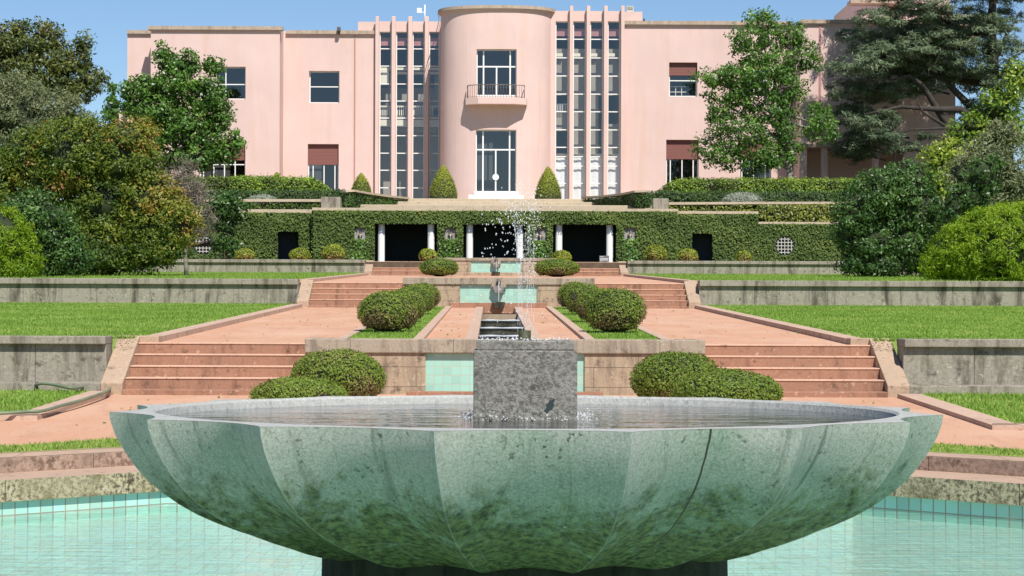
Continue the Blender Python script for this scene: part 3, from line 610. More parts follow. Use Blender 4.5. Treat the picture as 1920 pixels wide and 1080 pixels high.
    # plateau paths and lawns
    if lv < 3:
        y0, y1, zf = Y+0.4, d['end']+0.3, d['top']
        pb = MB()
        for s in (-1, 1):
            for xa, xb in ((0.4, 5.6),):
                u, v = sorted((s*xa, s*xb)); ys = Y+1.3
                pb.quad((u, ys, zf(ys)), (v, ys, zf(ys)), (v, y1, zf(y1)), (u, y1, zf(y1)))
            u, v = sorted((s*0.4, s*(cw))); pb.quad((u, y0, zf(y0)-0.001), (v, y0, zf(y0)-0.001), (v, Y+1.3, zf(Y+1.3)-0.001), (u, Y+1.3, zf(Y+1.3)-0.001))
            lawn('lawn', *sorted((s*5.65, s*45)), Y+0.5, y1, zf, 0.08); lawn('lawn', *sorted((s*5.32, s*5.65)), Y+1.52, y1, zf, 0.08)
            kerb_run([(s*5.06, Y+1.535), (s*5.06, d['end']-0.2)], 0.27, zf, 0.085, f"pale stone kerb between gravel and lawn, {sd if False else ('left' if s<0 else 'right')} edge of the {d['name']} plateau path", s)
        if lv == 2: pb.quad((-0.4, y0, zf(y0)), (0.4, y0, zf(y0)), (0.4, y1, zf(y1)), (-0.4, y1, zf(y1)))
        struct(pb.build('gravel_path', M['gravel']))
# ground of the uppermost plateau
struct(MB().box(-45, 45, T3+0.7, T4-0.02, T3Z-0.6, T3Z-0.03).build('terrace_ground', M['soil']))
# grass beds with kerbs under the clipped balls, lowest plateau
for s in (-1, 1):
    sd = 'left' if s < 0 else 'right'
    u, v = sorted((s*1.36, s*2.36)); lawn('bed_grass', u, v, T1+0.6, 53.6, t1Z, 0.03)
    kerb_run([(s*1.21, T1+0.5), (s*1.21, 53.7)], 0.15, t1Z, 0.05, f'narrow kerb on the inner side of the {sd} grass bed with clipped balls', s)
    kerb_run([(s*2.36, T1+0.5), (s*2.36, 53.7)], 0.14, t1Z, 0.05, f'narrow kerb on the outer side of the {sd} grass bed with clipped balls', s)
# stepped water channel
chn = empty('water_channel', (0, 42, t1Z(42)), 'stepped dark stone water channel running down to the fountain between pale kerbs', 'water channel')
for s in (-1, 1):
    b = MB(); u, v = sorted((s*0.4, s*0.585)); b.hexa([(u, T1+0.5, t1Z(T1)-0.4), (v, T1+0.5, t1Z(T1)-0.4), (v, T2-0.3, t1Z(T2)-0.4), (u, T2-0.3, t1Z(T2)-0.4)], [(u, T1+0.5, t1Z(T1+0.5)+0.03), (v, T1+0.5, t1Z(T1+0.5)+0.03), (v, T2-0.3, t1Z(T2-0.3)+0.03), (u, T2-0.3, t1Z(T2-0.3)+0.03)])
    b.build('kerb', M['kerb'], chn)
wy = [T1+0.5, 33.6, 37.6, 42.4, 48.0, T2-0.2]
for i in range(len(wy)-1):
    zt = t1Z(wy[i]) + 0.0
    if i == 0: zt = t1Z(33.6) - 0.17
    m_ = 'warm_stone' if i == 4 else 'wet'
    MB().box(-0.399, 0.399, wy[i], wy[i+1]+(0.0 if i < 4 else 0.1), t1Z(T1)-0.45, zt-0.012).build('channel_step', M[m_], chn)
    if i < 4:
        MB().box(-0.398, 0.398, wy[i]-0.015, wy[i+1]-0.03, zt-0.010, zt+0.006).build('water_sheet', M['water_run'], chn)
        fo_ = MB(); fo_.tube([(-0.395, wy[i]-0.02, zt+0.004), (-0.2, wy[i]-0.03, zt+0.008), (0.0, wy[i]-0.02, zt+0.003), (0.25, wy[i]-0.03, zt+0.007), (0.395, wy[i]-0.02, zt+0.004)], [0.014, 0.02, 0.012, 0.02, 0.014], 6); fo_.build('foam', M['drop'], chn)

# ------------------------------------------------------------------ fountain
ft = empty('fountain', (0, 12.2, 0), 'huge fluted green stone fountain bowl on a dark pedestal in the pool', 'fountain')
RZ = 1.28
prof = [(2.392, 0.0), (2.384, 0.05), (2.358, 0.126), (2.305, 0.22), (2.246, 0.306), (2.178, 0.385), (2.10, 0.453), (2.0, 0.525), (1.90, 0.583), (1.79, 0.634), (1.66, 0.684), (1.54, 0.724), (1.45, 0.757), (1.34, 0.787), (1.22, 0.808)]
NP, NS = 16, 24
def flute(k, r, frac):
    t = (k % NS)/NS; dpt = (0.074 + 0.07*(frac/14)**1.5)*(math.sin(math.pi*t)**0.8)
    return r*(1 - dpt)
vs, fs = [], []
n = NP*NS
PH = R(-90) + math.pi/NP
for i, (r, z) in enumerate(prof):
    for k in range(n):
        a = PH + 2*math.pi*k/n; rr = flute(k, r, i); vs.append((rr*math.cos(a), 12.2 + rr*math.sin(a), RZ - z))
for i in range(len(prof)-1):
    for k in range(n): fs.append((i*n+k, i*n+(k+1) % n, (i+1)*n+(k+1) % n, (i+1)*n+k))
b = MB(); b.add(vs, [f[::-1] for f in fs], True)
edge_w = [max(0.0, 1-min(k % NS, NS-k % NS)/1.0) for i in range(len(prof)) for k in range(n)]
bt = len(prof)-1; base_i = len(b.v)
b.add([(1.05*math.cos(PH+2*math.pi*k/n), 12.2+1.05*math.sin(PH+2*math.pi*k/n), RZ-0.80) for k in range(n)], [])
for k in range(n): b.f.append([bt*n+k, base_i+k, base_i+(k+1) % n, bt*n+(k+1) % n]); b.sm.append(True)
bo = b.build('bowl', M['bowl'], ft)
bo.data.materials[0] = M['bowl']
for p_ in bo.data.polygons:
    vi_ = [bo.data.loops[l].vertex_index for l in p_.loop_indices]
    if max(vi_) < (len(prof))*n:
        ks = [v % n for v in vi_]; wrap = max(ks)-min(ks) > n//2
        for l, v, k in zip(p_.loop_indices, vi_, ks): bo.data.uv_layers[0].data[l].uv = ((k + (n if wrap and k < n//2 else 0))/n*15.0, RZ - prof[v//n][1])
# arrises stay sharp, their edge is worn pale
me = bo.data
ea = me.attributes.new('tint', 'FLOAT', 'POINT'); ea.data.foreach_set('value', np.array(edge_w + [0.0]*n, np.float32))
sharp = me.attributes.get('sharp_edge') or me.attributes.new('sharp_edge', 'BOOLEAN', 'EDGE')
for e in me.edges:
    a_, c_ = e.vertices
    if a_ < bt*n+n and c_ < bt*n+n and a_ % n == c_ % n and (a_ % n) % NS == 0: sharp.data[e.index].value = True
b = MB()
vo = [(vs[k][0]*1.0, vs[k][1], RZ+0.001) for k in range(n)]
def ring(r, z): return [(r*math.cos(PH+2*math.pi*k/n), 12.2+r*math.sin(PH+2*math.pi*k/n), z) for k in range(n)]
rv = vo + ring(2.15, RZ+0.004) + ring(2.135, RZ-0.01) + ring(2.10, RZ-0.12) + ring(1.8, RZ-0.3) + ring(0.3, RZ-0.34)
b.add(rv, [(i*n+k, i*n+(k+1) % n, (i+1)*n+(k+1) % n, (i+1)*n+k) for i in range(5) for k in range(n)], False)
b.build('rim', M['rim'], ft)
MB().lathe((0, 12.2, 0), [(1.19, -0.28), (1.19, 0.0), (1.18, 0.45), (1.17, RZ-0.785)], 48).build('pedestal', M['pedestal'], ft)
wb = MB(); wb.add(ring(2.128, RZ-0.05), [tuple(range(n))]); struct(wb.build('water', M['water_bowl']))
bx0, bx1 = ax(888, 11.9), ax(1083, 11.9); bc = (bx0+bx1)/2; hw = (bx1-bx0)/2
zb1 = az(657, 11.9); zb2 = az(638.5, 12.0)
MB().box(bx0, bx1, 12.2-hw, 12.2+hw, RZ-0.33, zb1).build('block', M['block'], ft, 0.008)
MB().box(bc-hw*0.94+0.0, bc+hw*0.94, 12.2-hw*0.92, 12.2+hw*0.92, zb1, zb2).build('upper_block', M['block'], ft, 0.008)
px_, pz_ = ax(1032, 11.9), az(761, 11.9, 1032); yb_ = 12.2-hw; ol = [(0.9, 0.15), (0.55, 0.35), (0.75, 0.8), (0.35, 1.0), (0.0, 0.7), (-0.4, 0.85), (-0.6, 0.35), (-0.95, 0.2), (-0.7, -0.25), (-1.0, -0.7), (-0.45, -0.85), (-0.2, -1.05), (0.2, -0.6), (0.7, -0.5)]
pit = MB(); pit.hexa([(px_+0.026*x_+0.012*z_, yb_+0.004, pz_+0.043*z_) for x_, z_ in ol], [(px_+0.026*x_+0.012*z_, yb_-0.002, pz_+0.043*z_) for x_, z_ in ol]); pit.build('pit', M['dark_room'], ft)
nz = MB(); nz.lathe((bc, 12.2, 0), [(0.001, zb2+0.058), (0.037, zb2+0.058), (0.037, zb2+0.004), (0.05, zb2)], 16); nz.build('nozzle', simple('mossy_bronze', (0.045, 0.05, 0.02), 0.6, 0.4, 30), ft)

# spray
def drops(name, P, Rr, D=None):
    ico = []
    t_ = (1+5**0.5)/2
    iv = unit(np.array([(-1,t_,0),(1,t_,0),(-1,-t_,0),(1,-t_,0),(0,-1,t_),(0,1,t_),(0,-1,-t_),(0,1,-t_),(t_,0,-1),(t_,0,1),(-t_,0,-1),(-t_,0,1)], float))
    fi = [(0,11,5),(0,5,1),(0,1,7),(0,7,10),(0,10,11),(1,5,9),(5,11,4),(11,10,2),(10,7,6),(7,1,8),(3,9,4),(3,4,2),(3,2,6),(3,6,8),(3,8,9),(4,9,5),(2,4,11),(6,2,10),(8,6,7),(9,8,1)]
    b = MB()
    for i, (p, r) in enumerate(zip(P, Rr)):
        st = D[i] if D is not None else (1, 1, 1.3)
        b.add(iv*np.array(r)*np.array(st) + np.array(p), fi, True)
    me = bpy.data.meshes.new(name); me.from_pydata([tuple(v) for v in b.v], [], b.f); me.polygons.foreach_set('use_smooth', [True]*len(b.f))
    o = link(name, me, M['drop'], None); return o
P, RR, D = [], [], []
jets = [(at(x, 620, 12.2)[0], 12.2 + dy, at(x2, yt, 12.2)[0] - at(x, 620, 12.2)[0], at(x2, yt, 12.2)[2]) for x, x2, yt, dy in
        ((971, 968, 372, 0), (975, 976, 342, .03), (979, 960, 385, -.03), (984, 985, 366, .02), (988, 1004, 352, 0), (992, 997, 388, -.05), (996, 1010, 405, .05), (973, 945, 352, 0), (990, 925, 365, .04), (1000, 1003, 372, -.02))]
for x, y, dx, zt in jets:
    z0 = zb2 + 0.06
    for k in range(64):
        t = random.random()**0.75
        u = t
        zz = z0 + (zt - z0)*(1 - (1-u)**1.5); sp = 0.004 + 0.022*u
        P.append((x + dx*u**2.2 + random.gauss(0, sp), y + random.gauss(0, sp*1.5), zz + random.gauss(0, 0.02))); RR.append(random.uniform(0.0011, 0.0030)*(0.6+1.1*u)); D.append((1, 1, 1 + random.random()*1.6*(1.2-u)))
    for k in range(22):
        u = random.uniform(0, 0.6); zz = z0 + (zt - z0)*(1 - (1-u)**1.5)
        P.append((x + dx*u**2.2, y, zz)); RR.append(0.0012); D.append((1, 1, random.uniform(10, 26)))
for k in range(110):      # falling drops
    t = random.random(); th = random.uniform(0, 2*math.pi); r = random.gauss(0, 0.14)
    zz = random.uniform(zb2 + 0.1, az(385, 12.2)); x = bc + random.gauss(-0.04, 0.12); 
    P.append((x, 12.2 + random.gauss(0, 0.1), zz)); RR.append(random.uniform(0.0018, 0.0042)); D.append((1, 1, random.uniform(1, 1.9)))
for k in range(48):
    P.append((at(random.uniform(905, 960), 0, 12.2)[0], 12.2 + random.gauss(0, 0.08), az(random.uniform(395, 485), 12.2))); RR.append(random.uniform(0.0022, 0.0052)); D.append((1, 1, 1.4))
for k in range(420):      # splash on the block and at its foot
    if k < 120: P.append((random.uniform(bc-hw*.9, bc+hw*.9), 12.2+random.uniform(-hw, hw)*.85, zb2 + abs(random.gauss(0, 0.012))))
    else:
        e = random.random()*4; tt = random.uniform(-hw, hw); q = hw + abs(random.gauss(0.02, 0.05))
        pp = [(tt, -q), (q, tt), (tt, q), (-q, tt)][int(e)]; P.append((bc+pp[0], 12.2+pp[1], RZ-0.045 + abs(random.gauss(0, 0.018))))
    RR.append(random.uniform(0.002, 0.006)); D.append((1, 1, 1))
tag(drops('water_spray', P, RR, D), kind='stuff')

# ------------------------------------------------------------------ clipped balls
def ball_mesh(parent, w, h, leaf, dens, brown=0.0, matn='lf_box'):
    x0, y0, z0 = wl(parent); a = w/2; n = int(dens*4*math.pi*a*a*0.75)
    d = sph(n); d = d[d[:, 2] > -0.75]
    az_ = np.arctan2(d[:, 1], d[:, 0]); bumpy = 1 + 0.025*np.sin(az_*3+rng.random()*6) + 0.02*np.sin(az_*5+d[:, 2]*4+rng.random()*6) + 0.012*np.sin(az_*13 + d[:, 2]*17)
    sup = (np.abs(d)**2.12).sum(1)**(-1/2.12)
    sh = bumpy*sup*rng.uniform(0.9, 1.02, len(d)); sprig = rng.random(len(d)) < 0.035; sh = np.where(sprig, sh*rng.uniform(1.01, 1.06, len(d)), sh)
    dead = sph(3); gap = (np.stack([(d*q).sum(1) for q in dead], 1) > rng.uniform(0.955, 0.985, 3)).any(1); sh = np.where(gap, sh*0.93, sh)
    zc = h*0.48
    P = np.stack([x0 + d[:, 0]*a*sh, y0 + d[:, 1]*a*sh, z0 + zc + d[:, 2]*sh*h*0.52], 1); P[:, 2] = np.maximum(P[:, 2], z0+0.02)
    T = 0.5 + rng.uniform(-0.11, 0.11) + 0.12*np.sin(P[:, 0]*5)*np.sin(P[:, 2]*6+P[:, 1]*4) + rng.normal(0, 0.13, len(P)) + 0.3*gap*(rng.random(len(P)) < 0.6) + brown*np.clip(-d[:, 2]*1.6+0.45+0.35*np.sin(az_*4+rng.random()*6), 0, 1.3)
    q = leaf_quads(P, d*0.8 + np.array([0, 0, 0.1]), leaf, 0.5, 0.42, 0.4)
    vs, fs = [], []
    n1, m1 = 16, 9
    for i in range(m1):
        ph = math.pi*(i+0.5)/m1
        for j in range(n1):
            th = 2*math.pi*j/n1; vs.append((x0+a*0.93*math.sin(ph)*math.cos(th), y0+a*0.93*math.sin(ph)*math.sin(th), z0+zc+h*0.48*math.cos(ph)))
    for i in range(m1-1):
        for j in range(n1): fs.append((i*n1+j, (i+1)*n1+j, (i+1)*n1+(j+1) % n1, i*n1+(j+1) % n1))
    fs.append(tuple(range(n1))[::-1]); fs.append(tuple((m1-1)*n1+j for j in range(n1)))
    quads_mesh('crown', q, np.clip(T, 0, 1), M[matn], parent, (vs, fs, M['hedge_core']))
    MB().tube([(x0, y0, z0-0.03), (x0, y0, z0+h*0.3)], [0.09, 0.07], 8).build('trunk', M['bark'], parent)
G = 'clipped evergreen balls along the garden axis'
def ball(px0, px1, pyt, Y, zf, label, leaf, dens, brown=0.1, group=G, matn='lf_box'):
    s = Y/F; x = ax((px0+px1)/2, Y); w = (px1-px0)*s; zt = az(pyt, Y, (px0+px1)/2); zg = zf(Y) if callable(zf) else zf
    r = empty('clipped_shrub', (x, Y, zg), label, 'shrub', group); ball_mesh(r, w, zt-zg, leaf, dens, brown, matn); return r
ball(545, 722, 655, 27.0, lowZ, 'large clipped green ball in front of the cascade wall, left of the fountain', 0.034, 4200, 0.18)
ball(470, 652, 707, 25.0, lowZ, 'low clipped green ball peeking over the bowl rim, leftmost of all near balls', 0.034, 4200, 0.05)
ball(1183, 1354, 660, 27.0, lowZ, 'large clipped green ball in front of the cascade wall, right of the fountain', 0.034, 4200, 0.18)
ball(1262, 1464, 692, 25.0, lowZ, 'low clipped green ball peeking over the bowl rim, rightmost of all near balls', 0.034, 4200, 0.05)
bw = [('first', 34.5), ('second', 40.3), ('third', 46.0), ('fourth', 51.3)]
for s in (-1, 1):
    sd = 'left' if s < 0 else 'right'
    for nm, y in bw:
        w = 0.98 if s < 0 else 1.03; xx = s*1.88 + (-0.03 if nm == 'first' else 0)*1
        if nm != 'first': w *= 0.88
        g = t1Z(y) + 0.03
        r = empty('clipped_shrub', (xx, y, g), f'{nm} clipped ball from the front in the {sd} grass bed beside the channel', 'shrub', G)
        ball_mesh(r, w*random.uniform(0.96, 1.04), (0.68 if s < 0 else 0.74)*(1.0 if nm == 'first' else random.uniform(0.84, 0.96)), 0.036, 3200, 0.36)
ball(787, 860, 484, 78.5, t2Z, 'wide clipped ball before the tall cascade wall, left of the turquoise panel', 0.06, 900, 0.3)
ball(1002, 1087, 485, 78.5, t2Z, 'wide clipped ball before the tall cascade wall, right of the turquoise panel', 0.06, 900, 0.3)
Gp = 'clipped balls in front of the ivy wall'
for a, b2, yt, lab in ((785, 820, 466, 'small clipped ball in front of the left arcade opening'), (1035, 1071, 469, 'small clipped ball in front of the right arcade opening'),
                    (440, 478, 466, 'small round ball near the left lattice window, farthest left'), (541, 582, 465, 'small round yellowish ball beside the left dark doorway'), (604, 646, 458, 'taller brownish ball below the leftmost wall spout'),
                    (1208, 1251, 459, 'taller brownish ball right of the rightmost wall spout'), (1270, 1309, 466, 'small round yellowish ball beside the right dark doorway'), (1379, 1408, 470, 'smallest orange tinged ball near the right lattice window')):
    ball(a, b2, yt, 85.2, T3Z-0.03, lab, 0.06, 1200, 0.5, Gp, 'lf_cone')

# ------------------------------------------------------------------ ivy front with arcade
iv = empty('ivy_arcade', (0, T4, T3Z), 'long ivy covered terrace front with three dark openings and white columns', 'arcade')
zcap = az(390.5, T4)
def HX(px): return ax(px, T4)
def HZz(py, px=920): return az(py, T4, px)
ops = [(HX(702), HX(819)), (HX(868), HX(986)), (HX(1036), HX(1155))]
zo = HZz(420.5)
holes_c = [(a, b2, T3Z-0.02, zo) for a, b2 in ops]
nich = [(HX(664), HX(686), HZz(449, 674), HZz(427, 674)), (HX(833), HX(855), HZz(449), HZz(427)), (HX(1002), HX(1024), HZz(451), HZz(428)), (HX(1170), HX(1192), HZz(449, 1181), HZz(427, 1181))]
xl, xr = HX(587), HX(1268)
b = MB(); b.holes(xl, xr, T3Z-0.5, zcap-0.12, T4, holes_c + nich, 0.22)
b.quad((xl, T4, T3Z-0.5), (xl, T4, zcap-0.12), (xl, T4+1, zcap-0.12), (xl, T4+1, T3Z-0.5)); b.quad((xr, T4, T3Z-0.5), (xr, T4+1, T3Z-0.5), (xr, T4+1, zcap-0.12), (xr, T4, zcap-0.12))
b.build('wall_face', M['hedge_core'], iv)
YW = T4 + 0.55
def WX(px): return ax(px, YW)
zl_c = az(392.5, YW, 500); zr_c = az(396, YW, 1340); zr2 = az(416, YW, 1490)
doorL = (WX(520), WX(559.5), T3Z-0.05, az(434, YW, 540)); doorR = (WX(1297), WX(1335), T3Z-0.05, az(438, YW, 1316))
b = MB(); b.holes(-30, xl, T3Z-0.5, zl_c-0.15, YW, [doorL], 0.3); b.build('side_wall', M['hedge_core'], iv); b = MB(); b.holes(xr, WX(1421), T3Z-0.5, zr_c-0.12, YW, [doorR], 0.3); b.holes(WX(1421), 30, T3Z-0.5, zr2-0.1, YW, [], 0.3)
b.build('side_wall', M['hedge_core'], iv)
MB().box(xl-0.05, xr+0.05, T4-0.06, T4+4.0, zcap-0.12, zcap).build('cap', M['terrace'], iv)
MB().box(-30, xl-0.053, YW-0.06, YW+1.2, zl_c-0.15, zl_c).build('cap', M['terrace'], iv)
MB().box(xr+0.053, WX(1421), YW-0.06, YW+1.2, zr_c-0.12, zr_c).build('cap', M['terrace'], iv)
MB().box(WX(1421)+0.003, 30, YW-0.06, YW+0.8, zr2-0.1, zr2).build('cap', M['terrace'], iv)
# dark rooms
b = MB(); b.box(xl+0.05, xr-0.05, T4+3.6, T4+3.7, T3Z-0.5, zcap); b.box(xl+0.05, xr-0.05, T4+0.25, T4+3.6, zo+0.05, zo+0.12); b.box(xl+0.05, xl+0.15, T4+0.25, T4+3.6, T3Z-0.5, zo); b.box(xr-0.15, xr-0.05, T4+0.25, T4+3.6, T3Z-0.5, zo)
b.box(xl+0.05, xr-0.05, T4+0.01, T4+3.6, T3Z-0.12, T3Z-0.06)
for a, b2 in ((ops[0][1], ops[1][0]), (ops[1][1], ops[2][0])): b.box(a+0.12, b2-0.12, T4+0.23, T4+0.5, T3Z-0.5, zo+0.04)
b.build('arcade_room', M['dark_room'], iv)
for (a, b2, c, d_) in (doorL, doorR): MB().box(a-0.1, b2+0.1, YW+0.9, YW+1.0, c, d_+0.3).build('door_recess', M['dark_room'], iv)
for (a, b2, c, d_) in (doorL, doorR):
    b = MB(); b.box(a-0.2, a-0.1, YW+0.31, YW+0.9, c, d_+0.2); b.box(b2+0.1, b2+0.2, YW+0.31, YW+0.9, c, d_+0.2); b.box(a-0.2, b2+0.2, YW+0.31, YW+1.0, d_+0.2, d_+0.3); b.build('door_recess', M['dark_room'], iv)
for a, b2 in ops:
    for s, xx in ((1, a), (-1, b2)):
        cx = xx + s*0.27
        MB().lathe((cx, T4+0.32, 0), [(0.155, T3Z-0.12), (0.155, T3Z+0.02), (0.15, T3Z+0.05), (0.148, zo+0.06)], 24).build('column', M['white'], iv)
# leaves on the front
def on_wall(x0, x1, z0, z1, y, dens, skip=(), circ=(), spread=0.05):
    n = int((x1-x0)*(z1-z0)*dens); x = rng.uniform(x0, x1, n); z = rng.uniform(z0, z1, n); k = np.ones(n, bool)
    for a, b2, c, d_ in skip: k &= ~((x > a-0.01) & (x < b2+0.01) & (z > c-0.01) & (z < d_+0.01))
    for cx, cz, r in circ: k &= (x-cx)**2 + (z-cz)**2 > r*r
    x, z = x[k], z[k]; yy = y - np.abs(rng.normal(0.02, spread, len(x))) - 0.05*np.clip(np.sin(x*2.3+z*1.1)*np.sin(z*3.7-x*0.9)+0.2, 0, 1)
    return np.stack([x, yy, z], 1)
wl_, wr_ = at(381, 459, YW), at(1471, 461, YW); rw_ = 16.5*YW/F
Pc = on_wall(xl, xr, T3Z-0.05, zcap-0.11, T4, 900, holes_c + nich)
Ps = np.vstack([on_wall(-14, xl, T3Z-0.05, zl_c-0.13, YW, 850, [doorL], [(wl_[0], wl_[2], rw_*1.12)]), on_wall(xr, WX(1421), T3Z-0.05, zr_c-0.11, YW, 850, [doorR]), on_wall(WX(1421), 16, T3Z-0.05, zr2-0.09, YW, 850, (), [(wr_[0], wr_[2], rw_*1.12)])])
Pe = np.stack([np.repeat([xl, xr], 500) + np.repeat([-1, 1], 500)*np.abs(rng.normal(0.02, 0.03, 1000)), rng.uniform(T4, YW, 1000), rng.uniform(T3Z, zcap-0.1, 1000)], 1)
def ivy_leaves(name, P, mat, parent, leaf=0.085, tb=0.45):
    T = tb + 0.13*np.sin(P[:, 0]*1.7+P[:, 2]*3) + 0.10*np.sin(P[:, 0]*0.61+1)*np.sin(P[:, 2]*2.2+P[:, 0]*0.8) + 0.22*((np.sin(P[:, 0]*4.1)*np.sin(P[:, 2]*5.3+P[:, 0]*1.3) > 0.8)*(rng.random(len(P)) < 0.5)) + rng.normal(0, 0.13, len(P)) + 0.25*np.clip((P[:, 2]-P[:, 2].max()+0.25)*3, 0, 1)
    q = leaf_quads(P, np.tile([0, -1.0, 0.25], (len(P), 1)), leaf, 0.7, 0.32, 0.35, 0.8); return quads_mesh(name, q, np.clip(T, 0, 1), M[mat], parent)
ivy_leaves('ivy', np.vstack([Pc, Pe]), 'lf_ivy', iv); ivy_leaves('ivy', Ps, 'lf_ivy', iv)
# fresh green tufts below the spouts
Pt = []
for a, b2, c, d_ in nich: Pt.append(np.stack([rng.normal((a+b2)/2, 0.17, 420), T4 - np.abs(rng.normal(0.06, 0.06, 420)), rng.uniform(T3Z, c, 420)], 1))
ivy_leaves('ivy', np.vstack(Pt), 'lf_mid', iv, 0.11, 0.75)
for a, b2, c, d_ in nich:
    sp = MB().box(a+0.004, b2-0.004, T4+0.08, T4+0.2, c+0.004, d_-0.004).build('spout_panel', M['grey_stone'], iv)
    mx = (a+b2)/2; zc_ = (c+d_)/2
    MB().lathe((mx, T4+0.02, 0), [(0.0, zc_-0.16), (0.07, zc_-0.13), (0.10, zc_-0.03), (0.09, zc_-0.02), (0.0, zc_-0.06)], 12).build('spout_cup', M['cheek'], sp)
    MB().tube([(mx, T4+0.08, zc_+0.02), (mx, T4-0.06, zc_+0.0)], [0.045, 0.04], 8).build('pipe', M['metal_dark'], sp)
    MB().tube([(mx, T4-0.06, zc_-0.02), (mx, T4-0.09, zc_-0.12), (mx, T4-0.1, zc_-0.3)], [0.012, 0.012, 0.01], 5).build('water_stream', M['drop'], sp)
for (x, y, z) in (wl_, wr_):
    dsk = MB(); dsk.add([(x+1.2*rw_*math.cos(t), YW-0.012, z+1.2*rw_*math.sin(t)) for t in [2*math.pi*k/24 for k in range(24)]], [tuple(range(24))]); w = dsk.build('lattice_window', M['dark_room'], iv)
    g = MB()
    for k in range(-2, 3):
        o_ = k*rw_*0.38; h_ = math.sqrt(max(0.001, (0.98*rw_)**2 - o_**2))
        g.box(x+o_-0.014, x+o_+0.014, YW-0.075, YW-0.035, z-h_, z+h_); g.box(x-h_, x+h_, YW-0.07, YW-0.038, z+o_-0.014, z+o_+0.014)
    g.build('lattice', M['lattice'], w)
# info sign
sx, _, sz = at(1133, 487.5, 86.0)
sg = empty('info_sign', (sx, 86.0, T3Z), 'small dark information board with white lettering lines at the right column', 'sign')
MB().box(sx-0.13, sx+0.13, 86.0, 86.25, T3Z-0.03, T3Z+0.05).build('foot', M['white'], sg)
MB().hexa([(sx-0.2, 86.0, T3Z+0.06), (sx+0.2, 86.0, T3Z+0.06), (sx+0.2, 86.03, T3Z+0.06), (sx-0.2, 86.03, T3Z+0.06)], [(sx-0.2, 86.08, T3Z+0.32), (sx+0.2, 86.08, T3Z+0.32), (sx+0.2, 86.11, T3Z+0.32), (sx-0.2, 86.11, T3Z+0.32)]).build('board', simple('sign_charcoal', (0.035, 0.035, 0.04), 0.5), sg)
b = MB()
for zz, a, c in ((0.27, -0.17, -0.02), (0.20, -0.17, 0.17), (0.165, -0.17, 0.15), (0.13, -0.17, 0.17), (0.09, -0.17, -0.1)):
    yy = 86.0 + (zz-0.06)*0.3; b.quad((sx+a, yy-0.004, T3Z+zz), (sx+c, yy-0.004, T3Z+zz), (sx+c, yy-0.001, T3Z+zz+0.011), (sx+a, yy-0.001, T3Z+zz+0.011))
b.build('lettering', M['white'], sg)

# ------------------------------------------------------------------ upper terrace
struct(MB().box(-70, 70, 108.0, 150, 2, HZ).build('terrace_ground', M['terrace']))
for u, v, y_ in ((-70, xl-0.2, 91.9), (xl-0.2, xr+0.2, 93.9), (xr+0.2, 70, 91.9)):
    struct(MB().hexa([(u, y_, 2), (v, y_, 2), (v, 108, 2), (u, 108, 2)], [(u, y_, zcap-0.35), (v, y_, zcap-0.35), (v, 108, HZ-0.05), (u, 108, HZ-0.05)]).build('garden_soil', M['soil']))
stp = empty('terrace_steps', (0, 95, zcap), 'broad pale stone steps rising from the ivy front to the house door', 'steps')
for Y, yt, xa, xb in ((95.0, 384.3, 640, 1222), (101.0, 378.3, 690, 1170), (107.9, 372.6, 730, 1130)):
    z = az(yt, Y); MB().box(ax(xa, Y), ax(xb, Y), Y, Y+7.2, z-0.7, z).build('step', M['terrace'], stp, 0.02)
